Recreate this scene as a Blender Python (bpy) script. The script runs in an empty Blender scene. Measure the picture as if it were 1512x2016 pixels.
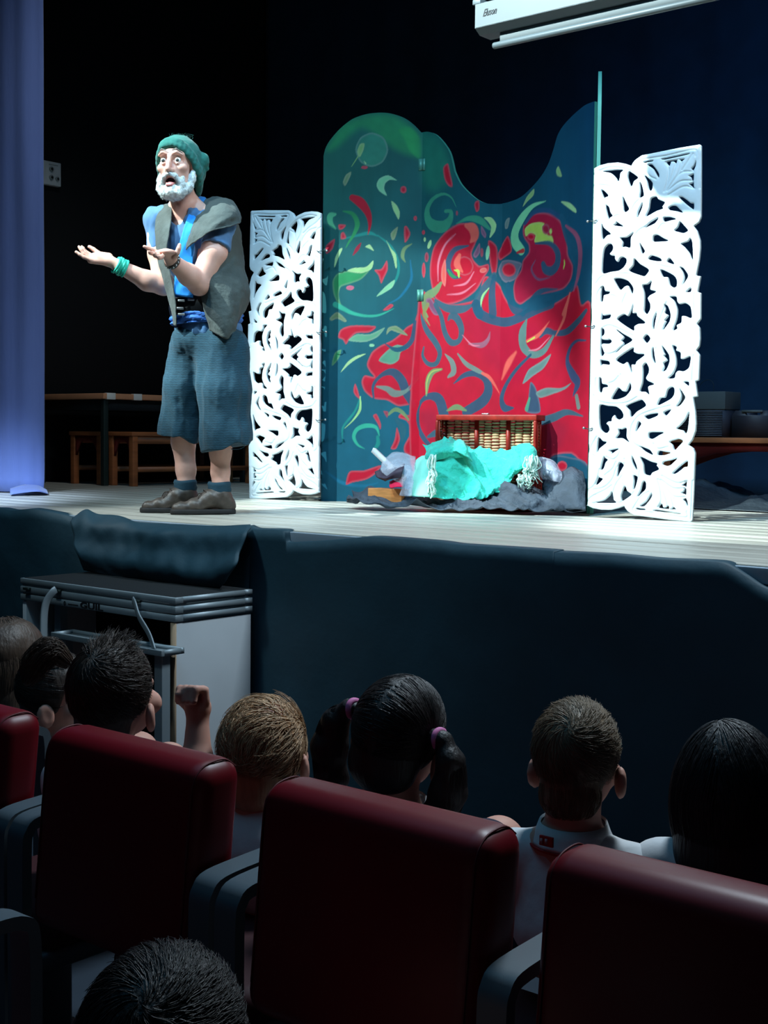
import bpy, math, random
import numpy as np
import openvdb
from mathutils import Vector, Matrix

# ------------------------------------------------------------------ camera, world, lights, exposure
S = bpy.context.scene
COL = S.collection
PI = math.pi
STAGE = 1.105                                   # height of the stage floor above the hall floor
FOC, YAW, PIT, ROL = 2600.0, math.radians(39.9), math.radians(3.30), math.radians(0.6)
EYE = np.array([0, 0, 1.48])
R0 = np.array([math.cos(YAW), math.sin(YAW), 0.0]); F0 = np.array([-math.sin(YAW), math.cos(YAW), 0.0]); Z0 = np.array([0, 0, 1.0])
FW = math.cos(PIT)*F0 - math.sin(PIT)*Z0
U0 = math.sin(PIT)*F0 + math.cos(PIT)*Z0
RT = math.cos(ROL)*R0 + math.sin(ROL)*U0
UP = -math.sin(ROL)*R0 + math.cos(ROL)*U0
cam = bpy.data.cameras.new('camera'); camo = bpy.data.objects.new('camera', cam); COL.objects.link(camo)
cam.sensor_fit = 'HORIZONTAL'; cam.sensor_width = 36; cam.lens = FOC/1512*36; cam.clip_start = 0.05; cam.clip_end = 100
camo.matrix_world = Matrix(((RT[0], UP[0], -FW[0], EYE[0]), (RT[1], UP[1], -FW[1], EYE[1]), (RT[2], UP[2], -FW[2], EYE[2]), (0, 0, 0, 1)))
S.camera = camo
w = bpy.data.worlds.new('world'); S.world = w; w.use_nodes = True
w.node_tree.nodes['Background'].inputs[0].default_value = (0.10, 0.30, 0.55, 1); w.node_tree.nodes['Background'].inputs[1].default_value = 0.006

def lamp(name, kind, loc, target, energy, color, **kw):
    l = bpy.data.lights.new(name, kind); o = bpy.data.objects.new(name, l); COL.objects.link(o)
    l.energy = energy; l.color = color
    for k, v in kw.items(): setattr(l, k, v)
    o.location = loc
    o.rotation_euler = (Vector(target) - Vector(loc)).to_track_quat('-Z', 'Y').to_euler()
    return o
# two follow spots from the front left of the house: round pools low on the set
lamp('key_spot', 'SPOT', (-6.2, 0.4, 6.4), (-4.48, 5.7, 1.30), 4800, (0.80, 0.98, 1.0), spot_size=math.radians(17.4), spot_blend=0.28, shadow_soft_size=0.06)
lamp('key_spot_right', 'SPOT', (-5.6, 0.2, 6.4), (-2.30, 5.5, 1.62), 6600, (0.80, 0.98, 1.0), spot_size=math.radians(18.0), spot_blend=0.30, shadow_soft_size=0.06)
# a third that takes the actor, from further left
lamp('actor_spot', 'SPOT', (-7.6, 1.0, 5.6), (-4.9, 4.0, 1.75), 930, (0.88, 0.98, 1.0), spot_size=math.radians(17), spot_blend=0.6, shadow_soft_size=0.06)
lamp('front_wash', 'SPOT', (-4.2, 1.0, 6.4), (-4.2, 5.2, 1.1), 900, (0.72, 0.93, 1.0), spot_size=math.radians(44), spot_blend=1.0, shadow_soft_size=0.25)
# blue lamps over the stage, then an added pale fill
lamp('blue_wash', 'SPOT', (-3.0, 2.4, 6.0), (-4.2, 5.8, 2.4), 640, (0.20, 0.62, 1.0), spot_size=math.radians(52), spot_blend=0.7, shadow_soft_size=0.15)
lamp('drape_wash', 'SPOT', (-0.6, 4.6, 5.2), (-2.6, 8.3, 2.6), 420, (0.03, 0.36, 1.0), spot_size=math.radians(74), spot_blend=1.0, shadow_soft_size=0.2)
lamp('curtain_wash', 'SPOT', (-4.6, 1.4, 4.2), (-7.2, 4.7, 0.15), 4300, (0.52, 0.72, 1.0), spot_size=math.radians(25), spot_blend=1.0, shadow_soft_size=0.15)
lamp('backstage_fill', 'SPOT', (-5.4, 4.8, 5.8), (-7.4, 6.4, 1.3), 170, (0.85, 0.95, 1.0), spot_size=math.radians(62), spot_blend=1.0, shadow_soft_size=0.2)  # added fill that lifts the table and the floor backstage
# pale top light over the proscenium spilling back on the audience, and a dim light over the front of the house
lamp('proscenium_light', 'AREA', (-1.8, 4.1, 4.6), (-1.8, 2.0, 0.7), 180, (0.72, 0.88, 1.0), size=0.8)
lamp('front_row_light', 'AREA', (-2.5, 1.8, 5.0), (-2.7, 3.5, 0.5), 29, (0.16, 0.60, 1.0), size=2.4)
lamp('house_fill', 'AREA', (-2.6, -1.8, 4.6), (-3.4, 3.7, 0.6), 1.6, (0.5, 0.8, 1.0), size=3.0)  # added fill behind the camera, stands in for the hall's ambient light
S.view_settings.view_transform = 'Standard'; S.view_settings.look = 'None'; S.view_settings.exposure = 0.0; S.view_settings.gamma = 1.0
S.view_settings.use_curve_mapping = False

# ------------------------------------------------------------------ helpers: points
def ray(px, py): return FW + (px-756.0)/FOC*RT - (py-1008.0)/FOC*UP
def at_z(px, py, z):
    d = ray(px, py); return EYE + d*((z-EYE[2])/d[2])
def at_y(px, py, y):
    d = ray(px, py); return EYE + d*(y/d[1])
def at_d(px, py, dist):
    d = ray(px, py); return EYE + d*(dist/(d @ F0))

# ------------------------------------------------------------------ helpers: materials
MATS = {}
def srgb(c): return tuple((x/12.92 if x <= 0.04045 else ((x+0.055)/1.055)**2.4) for x in (c[0]/255, c[1]/255, c[2]/255)) + (1,)
def M(name, col, rough=0.6, metal=0.0, spec=0.4, var=0.0, vscale=6.0, bump=0.0, bscale=40.0, bdist=0.004, stretch=(1, 1, 1), sheen=0.0, attr=None, alpha=1.0, sss=0.0, wave=None, coat=0.0):
    if name in MATS: return MATS[name]
    m = bpy.data.materials.new(name); m.use_nodes = True; MATS[name] = m
    nt = m.node_tree; N = nt.nodes; Lk = nt.links; b = N['Principled BSDF']
    c = srgb(col)
    b.inputs['Base Color'].default_value = c; b.inputs['Roughness'].default_value = rough; b.inputs['Metallic'].default_value = metal
    b.inputs['Specular IOR Level'].default_value = spec; b.inputs['Sheen Weight'].default_value = sheen; b.inputs['Coat Weight'].default_value = coat
    if sss: b.inputs['Subsurface Weight'].default_value = sss; b.inputs['Subsurface Radius'].default_value = (1, .35, .2); b.inputs['Subsurface Scale'].default_value = 0.008
    tc = N.new('ShaderNodeTexCoord'); mp = N.new('ShaderNodeMapping'); mp.inputs['Scale'].default_value = stretch
    Lk.new(tc.outputs['Object'], mp.inputs['Vector'])
    src = None
    if attr:
        a = N.new('ShaderNodeVertexColor'); a.layer_name = attr; src = a.outputs['Color']
    if var:
        n = N.new('ShaderNodeTexNoise'); n.inputs['Scale'].default_value = vscale; n.inputs['Detail'].default_value = 5; Lk.new(mp.outputs['Vector'], n.inputs['Vector'])
        r = N.new('ShaderNodeMapRange'); r.inputs['From Min'].default_value = .3; r.inputs['From Max'].default_value = .7
        r.inputs['To Min'].default_value = 1-var; r.inputs['To Max'].default_value = 1+var*.6; Lk.new(n.outputs['Fac'], r.inputs['Value'])
        mx = N.new('ShaderNodeMix'); mx.data_type = 'RGBA'; mx.blend_type = 'MULTIPLY'; mx.inputs['Factor'].default_value = 1
        if src: Lk.new(src, mx.inputs[6])
        else: mx.inputs[6].default_value = c
        Lk.new(r.outputs['Result'], mx.inputs[7]); src = mx.outputs[2]
    if wave:                                                    # woven stripes: (scale, strength, axis)
        wv = N.new('ShaderNodeTexWave'); wv.bands_direction = wave[2]; wv.inputs['Scale'].default_value = wave[0]; wv.inputs['Distortion'].default_value = 2.5
        wv.inputs['Detail'].default_value = 4; wv.inputs['Detail Scale'].default_value = 2.5; Lk.new(tc.outputs['Object'], wv.inputs['Vector'])
        r = N.new('ShaderNodeMapRange'); r.inputs['To Min'].default_value = 1-wave[1]; r.inputs['To Max'].default_value = 1+wave[1]; Lk.new(wv.outputs['Fac'], r.inputs['Value'])
        mx = N.new('ShaderNodeMix'); mx.data_type = 'RGBA'; mx.blend_type = 'MULTIPLY'; mx.inputs['Factor'].default_value = 1
        if src: Lk.new(src, mx.inputs[6])
        else: mx.inputs[6].default_value = c
        Lk.new(r.outputs['Result'], mx.inputs[7]); src = mx.outputs[2]
    if src: Lk.new(src, b.inputs['Base Color'])
    if bump:
        n = N.new('ShaderNodeTexNoise'); n.inputs['Scale'].default_value = bscale; n.inputs['Detail'].default_value = 6; Lk.new(mp.outputs['Vector'], n.inputs['Vector'])
        bp = N.new('ShaderNodeBump'); bp.inputs['Strength'].default_value = bump; bp.inputs['Distance'].default_value = bdist
        Lk.new(n.outputs['Fac'], bp.inputs['Height']); Lk.new(bp.outputs['Normal'], b.inputs['Normal'])
    if alpha < 1:
        tr = N.new('ShaderNodeBsdfTransparent'); mi = N.new('ShaderNodeMixShader'); mi.inputs[0].default_value = alpha
        Lk.new(tr.outputs[0], mi.inputs[1]); Lk.new(b.outputs[0], mi.inputs[2]); Lk.new(mi.outputs[0], N['Material Output'].inputs['Surface'])
    return m

# ------------------------------------------------------------------ helpers: objects
def tag(o, label=None, cat=None, group=None, kind=None):
    if label: o['label'] = label
    if cat: o['category'] = cat
    if group: o['group'] = group
    if kind: o['kind'] = kind
    return o
def thing(name, label, cat, loc=(0, 0, 0), rz=0.0, group=None):
    o = bpy.data.objects.new(name, None); COL.objects.link(o); o.location = loc; o.rotation_euler = (0, 0, rz); o.empty_display_size = .1
    return tag(o, label, cat, group)
def link(name, me, mat, parent=None, smooth=True):
    if mat: me.materials.append(mat)
    if smooth and len(me.polygons): me.polygons.foreach_set('use_smooth', np.ones(len(me.polygons), bool))
    o = bpy.data.objects.new(name, me); COL.objects.link(o)
    if parent: o.parent = parent
    return o
def mesh_np(name, v, faces):
    """faces: list of (n,k) int arrays"""
    me = bpy.data.meshes.new(name); v = np.asarray(v, np.float32)
    fs = [np.asarray(f, np.int32) for f in faces if len(f)]
    me.vertices.add(len(v)); me.vertices.foreach_set('co', v.ravel())
    n = sum(f.size for f in fs); me.loops.add(n); me.loops.foreach_set('vertex_index', np.concatenate([f.ravel() for f in fs]))
    tot = np.concatenate([np.full(len(f), f.shape[1], np.int32) for f in fs]); st = np.concatenate([[0], np.cumsum(tot)[:-1]]).astype(np.int32)
    me.polygons.add(len(tot)); me.polygons.foreach_set('loop_start', st); me.polygons.foreach_set('loop_total', tot)
    me.update(calc_edges=True); me.validate()
    return me
class MB:
    """collects boxes, tubes, prisms and sheets into one mesh"""
    def __init__(s): s.v = []; s.q = []; s.t = []; s.n = 0
    def add(s, v, q=(), t=()):
        v = np.asarray(v, float).reshape(-1, 3)
        if len(q): s.q.append(np.asarray(q, int) + s.n)
        if len(t): s.t.append(np.asarray(t, int) + s.n)
        s.v.append(v); s.n += len(v); return s
    def box(s, lo, hi, bev=0.0, xf=None, seg=3):
        lo = np.asarray(lo, float); hi = np.asarray(hi, float)
        if bev <= 0:
            v = np.array([[(lo, hi)[i][0], (lo, hi)[j][1], (lo, hi)[k][2]] for i in (0, 1) for j in (0, 1) for k in (0, 1)])
            q = [(0, 1, 3, 2), (4, 6, 7, 5), (0, 4, 5, 1), (2, 3, 7, 6), (0, 2, 6, 4), (1, 5, 7, 3)]
            if xf is not None: v = xf(v)
            return s.add(v, q)
        import bmesh
        bm = bmesh.new(); bmesh.ops.create_cube(bm, size=1.0)
        for v in bm.verts: v.co = Vector([(lo[i]+hi[i])/2 + v.co[i]*(hi[i]-lo[i]) for i in range(3)])
        bmesh.ops.bevel(bm, geom=bm.edges[:], offset=min(bev, (hi-lo).min()*.49), segments=seg, profile=.5, affect='EDGES', clamp_overlap=True)
        bm.verts.index_update(); v = np.array([x.co[:] for x in bm.verts]); F = [[x.index for x in f.verts] for f in bm.faces]; bm.free()
        if xf is not None: v = xf(v)
        return s.add(v, [f for f in F if len(f) == 4], [f for f in F if len(f) == 3])
    def tube(s, path, r, n=8, cap=True, flat=None):
        P = np.asarray(path, float); m = len(P); r = np.broadcast_to(np.asarray(r, float), (m,))
        T = np.gradient(P, axis=0); T /= np.maximum(np.linalg.norm(T, axis=1, keepdims=True), 1e-9)
        ref = np.array([0, 0, 1.0]) if abs(T[0][2]) < .9 else np.array([1.0, 0, 0])
        rings = []; a = np.linspace(0, 2*PI, n, endpoint=False); prev = ref - T[0]*(ref @ T[0]); prev /= np.linalg.norm(prev)
        for i in range(m):
            u = prev - T[i]*(prev @ T[i]); u /= max(np.linalg.norm(u), 1e-9); prev = u; v = np.cross(T[i], u)
            fa, fb = flat if flat else (1, 1)
            rings.append(P[i] + r[i]*(np.cos(a)[:, None]*u*fa + np.sin(a)[:, None]*v*fb))
        V = np.concatenate(rings); q = []
        for i in range(m-1):
            j = np.arange(n); k = (j+1) % n
            q.append(np.stack([i*n+j, i*n+k, (i+1)*n+k, (i+1)*n+j], 1))
        t = []
        if cap:
            V = np.concatenate([V, P[:1], P[-1:]]); j = np.arange(n); k = (j+1) % n
            t = np.concatenate([np.stack([k, j, np.full(n, m*n)], 1), np.stack([(m-1)*n+j, (m-1)*n+k, np.full(n, m*n+1)], 1)])
        return s.add(V, np.concatenate(q), t)
    def loft(s, rings, cap=True, closed=True):
        R = np.asarray(rings, float); m, n = R.shape[:2]; V = R.reshape(-1, 3); q = []
        j = np.arange(n if closed else n-1); k = (j+1) % n
        for i in range(m-1): q.append(np.stack([i*n+j, i*n+k, (i+1)*n+k, (i+1)*n+j], 1))
        t = []
        if cap:
            V = np.concatenate([V, R[0].mean(0)[None], R[-1].mean(0)[None]])
            t = np.concatenate([np.stack([k, j, np.full(len(j), m*n)], 1), np.stack([(m-1)*n+j, (m-1)*n+k, np.full(len(j), m*n+1)], 1)])
        return s.add(V, np.concatenate(q), t)
    def sheet(s, P, th=0.004):
        """a closed cloth of thickness th over the (a,b,3) points"""
        a, b = P.shape[:2]
        du = np.gradient(P, axis=0); dv = np.gradient(P, axis=1); N = np.cross(du, dv); N /= np.maximum(np.linalg.norm(N, axis=-1, keepdims=True), 1e-9)
        V = np.concatenate([(P+N*th/2).reshape(-1, 3), (P-N*th/2).reshape(-1, 3)]); i = np.arange(a*b).reshape(a, b); o = a*b
        q = np.stack([i[:-1, :-1], i[1:, :-1], i[1:, 1:], i[:-1, 1:]], -1).reshape(-1, 4)
        e = np.concatenate([i[0, :], i[1:, -1], i[-1, ::-1][1:], i[::-1, 0][1:]])
        side = np.stack([e[:-1], e[1:], e[1:]+o, e[:-1]+o], 1)
        return s.add(V, np.concatenate([q, q[:, ::-1]+o, side]))
    def prism(s, poly, d, xf):
        """polygon (n,2) extruded by d; xf maps (n,2),depth -> world"""
        P = np.asarray(poly, float); n = len(P)
        from mathutils.geometry import tessellate_polygon
        tri = np.array(tessellate_polygon([[Vector((x, y, 0)) for x, y in P]]))
        A = np.array([xf(p[0], p[1], 0) for p in P]); B = np.array([xf(p[0], p[1], d) for p in P]); j = np.arange(n); k = (j+1) % n
        return s.add(np.concatenate([A, B]), np.stack([j, k, k+n, j+n], 1), np.concatenate([tri[:, ::-1], tri+n]))
    def mesh(s, name): return mesh_np(name, np.concatenate(s.v), [np.concatenate(x) for x in (s.q, s.t) if len(x)])
    def build(s, name, mat, parent=None, smooth=False): return link(name, s.mesh(name), mat, parent, smooth)
def autosmooth(o, deg=40):
    me = o.data; me.polygons.foreach_set('use_smooth', np.ones(len(me.polygons), bool)); me.set_sharp_from_angle(angle=math.radians(deg)); return o
def cr(P, sub, closed=False, ten=0.5):
    """Catmull-Rom through P (n,k), sub samples per span"""
    P = np.asarray(P, float); n = len(P)
    if closed: Q = np.concatenate([P[-1:], P, P[:2]])
    else: Q = np.concatenate([2*P[:1]-P[1:2], P, 2*P[-1:]-P[-2:-1]])
    out = []
    for i in range(n if closed else n-1):
        p0, p1, p2, p3 = Q[i], Q[i+1], Q[i+2], Q[i+3]; m1, m2 = ten*(p2-p0), ten*(p3-p1)
        t = np.linspace(0, 1, sub, endpoint=False)[(...,)+(None,)*(P.ndim-1)]
        out.append((2*t**3-3*t**2+1)*p1 + (t**3-2*t**2+t)*m1 + (-2*t**3+3*t**2)*p2 + (t**3-t**2)*m2)
    r = np.concatenate(out)
    return r if closed else np.concatenate([r, P[-1:]])
def grid_cr(G, su, sv): return cr(cr(np.asarray(G, float), su).swapaxes(0, 1), sv).swapaxes(0, 1)
def snoise(X, Y, Zc, sc, seed=0, octs=3):
    """cheap smooth pseudo noise in about -1..1"""
    r = np.random.RandomState(seed); v = 0; amp = 1.0; tot = 0
    for o in range(octs):
        for k in range(4):
            a = r.normal(size=3); a *= sc*2**o/np.linalg.norm(a)*r.uniform(.7, 1.3); ph = r.uniform(0, 2*PI)
            v = v + amp*np.sin(X*a[0] + Y*a[1] + Zc*a[2] + ph + 1.3*np.sin(X*a[1]*.7 - Y*a[2]*.6 + Zc*a[0]*.5 + ph*2))
        tot += 4*amp; amp *= .55
    return v/tot*1.8
def rotm(yaw=0, pitch=0, roll=0):
    """yaw about z, pitch about x (positive = face up), roll about y"""
    return np.array(Matrix.Rotation(yaw, 3, 'Z') @ Matrix.Rotation(pitch, 3, 'X') @ Matrix.Rotation(roll, 3, 'Y'))
class Vox:
    """a signed distance field to model bodies, clothes and carvings in"""
    def __init__(s, lo, hi, h):
        s.lo = np.asarray(lo, float); s.h = h; s.n = np.ceil((np.asarray(hi)-s.lo)/h).astype(int)+1
        s.d = np.full(s.n, .15, np.float32); s.ax = [(s.lo[i]+np.arange(s.n[i])*h).astype(np.float32) for i in range(3)]
    def win(s, lo, hi):
        i0 = np.clip(np.floor((np.asarray(lo)-s.lo)/s.h).astype(int), 0, s.n); i1 = np.clip(np.ceil((np.asarray(hi)-s.lo)/s.h).astype(int)+1, 0, s.n)
        sl = tuple(slice(a, b) for a, b in zip(i0, i1))
        return sl, s.ax[0][sl[0]][:, None, None], s.ax[1][sl[1]][None, :, None], s.ax[2][sl[2]][None, None, :]
    def put(s, sl, f, k, mode):
        a = s.d[sl]; f = f.astype(np.float32)
        if mode == 'u':
            if k <= 0: s.d[sl] = np.minimum(a, f)
            else:
                h = np.clip(.5+.5*(a-f)/k, 0, 1); s.d[sl] = a*(1-h)+f*h - k*h*(1-h)
        elif mode == 's':
            f = -f; h = np.clip(.5-.5*(a-f)/max(k, 1e-5), 0, 1); s.d[sl] = a*(1-h)+f*h + k*h*(1-h)
        elif mode == 'i': s.d[sl] = np.maximum(a, f)
    def cone(s, a, b, ra, rb=None, k=.01, mode='u', sq=None):
        rb = ra if rb is None else rb; a = np.asarray(a, float); b = np.asarray(b, float); m = max(ra, rb)+k+3*s.h
        sl, X, Y, Zc = s.win(np.minimum(a, b)-m, np.maximum(a, b)+m); ba = b-a; L2 = max(ba @ ba, 1e-12)
        t = np.clip(((X-a[0])*ba[0]+(Y-a[1])*ba[1]+(Zc-a[2])*ba[2])/L2, 0, 1)
        d = np.sqrt((X-a[0]-t*ba[0])**2+(Y-a[1]-t*ba[1])**2+(Zc-a[2]-t*ba[2])**2) - (ra+t*(rb-ra))
        s.put(sl, d, k, mode); return s
    def chain(s, pts, rs, k=.01, mode='u'):
        for i in range(len(pts)-1): s.cone(pts[i], pts[i+1], rs[i], rs[i+1], k, mode)
        return s
    def ell(s, c, r, R=None, k=.01, mode='u'):
        c = np.asarray(c, float); r = np.asarray(r, float); m = r.max()+k+3*s.h; sl, X, Y, Zc = s.win(c-m, c+m)
        x, y, z = X-c[0], Y-c[1], Zc-c[2]
        if R is not None: x, y, z = (R[0, i]*x+R[1, i]*y+R[2, i]*z for i in range(3))
        k0 = np.sqrt((x/r[0])**2+(y/r[1])**2+(z/r[2])**2); k1 = np.sqrt((x/r[0]**2)**2+(y/r[1]**2)**2+(z/r[2]**2)**2)
        s.put(sl, k0*(k0-1)/np.maximum(k1, 1e-6), k, mode); return s
    def box(s, c, hf, R=None, rnd=.0, k=.0, mode='u'):
        c = np.asarray(c, float); hf = np.asarray(hf, float); m = np.linalg.norm(hf)+k+3*s.h; sl, X, Y, Zc = s.win(c-m, c+m)
        x, y, z = X-c[0], Y-c[1], Zc-c[2]
        if R is not None: x, y, z = (R[0, i]*x+R[1, i]*y+R[2, i]*z for i in range(3))
        x, y, z = np.abs(x)-hf[0]+rnd, np.abs(y)-hf[1]+rnd, np.abs(z)-hf[2]+rnd
        d = np.sqrt(np.maximum(x, 0)**2+np.maximum(y, 0)**2+np.maximum(z, 0)**2)+np.minimum(np.maximum(np.maximum(x, y), z), 0)-rnd
        s.put(sl, d, k, mode); return s
    def half(s, p, n):
        """keep what lies behind the plane"""
        n = np.asarray(n, float)/np.linalg.norm(n); d = (s.ax[0][:, None, None]-p[0])*n[0]+(s.ax[1][None, :, None]-p[1])*n[1]+(s.ax[2][None, None, :]-p[2])*n[2]
        s.d = np.maximum(s.d, d.astype(np.float32)); return s
    def bumps(s, f):
        s.d = s.d + f(s.ax[0][:, None, None], s.ax[1][None, :, None], s.ax[2][None, None, :]).astype(np.float32); return s
    def mesh(s, name):
        d = s.d; b = np.full(d.shape, False); b[1:-1, 1:-1, 1:-1] = True; d = np.where(b, d, np.maximum(d, .5*s.h)).astype(np.float32)
        lo = [0, 0, 0]; ins = d < .03                     # crop to the shape
        rg = [np.where(ins.any(axis=tuple(j for j in range(3) if j != i)))[0] for i in range(3)]
        a = [max(r[0]-1, 0) for r in rg]; e = [r[-1]+2 for r in rg]
        g = openvdb.FloatGrid(.15); g.copyFromArray(np.ascontiguousarray(np.clip(d[a[0]:e[0], a[1]:e[1], a[2]:e[2]], -.15, .15)))
        p, t, q = g.convertToPolygons(0.0)
        return mesh_np(name, (p+np.array(a))*s.h+s.lo, [np.asarray(q)[:, ::-1].astype(int)] + ([np.asarray(t)[:, ::-1].astype(int)] if len(t) else []))
    def build(s, name, mat, parent=None): return link(name, s.mesh(name), mat, parent)
def strands(name, P, r0, mat, parent, r1=.15):
    """P (n,m,3) hair paths as thin three-sided strands in one mesh"""
    n, m = P.shape[:2]; T = np.gradient(P, axis=1); T /= np.maximum(np.linalg.norm(T, axis=-1, keepdims=True), 1e-9)
    ref = np.random.RandomState(1).normal(size=(n, 1, 3)); u = ref-T*(ref*T).sum(-1, keepdims=True); u /= np.maximum(np.linalg.norm(u, axis=-1, keepdims=True), 1e-9); v = np.cross(T, u)
    rr = (r0*np.linspace(1, r1, m))[None, :, None]
    V = np.stack([P+rr*(math.cos(a)*u+math.sin(a)*v) for a in (0, 2*PI/3, 4*PI/3)], 2).reshape(-1, 3)
    b = (np.arange(n)[:, None]*m+np.arange(m-1)[None])[..., None]*3; j = np.arange(3)[None, None]; k = (j+1) % 3
    q = np.stack([b+j, b+k, b+3+k, b+3+j], -1).reshape(-1, 4)
    return link(name, mesh_np(name, V, [q]), mat, parent)
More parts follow.
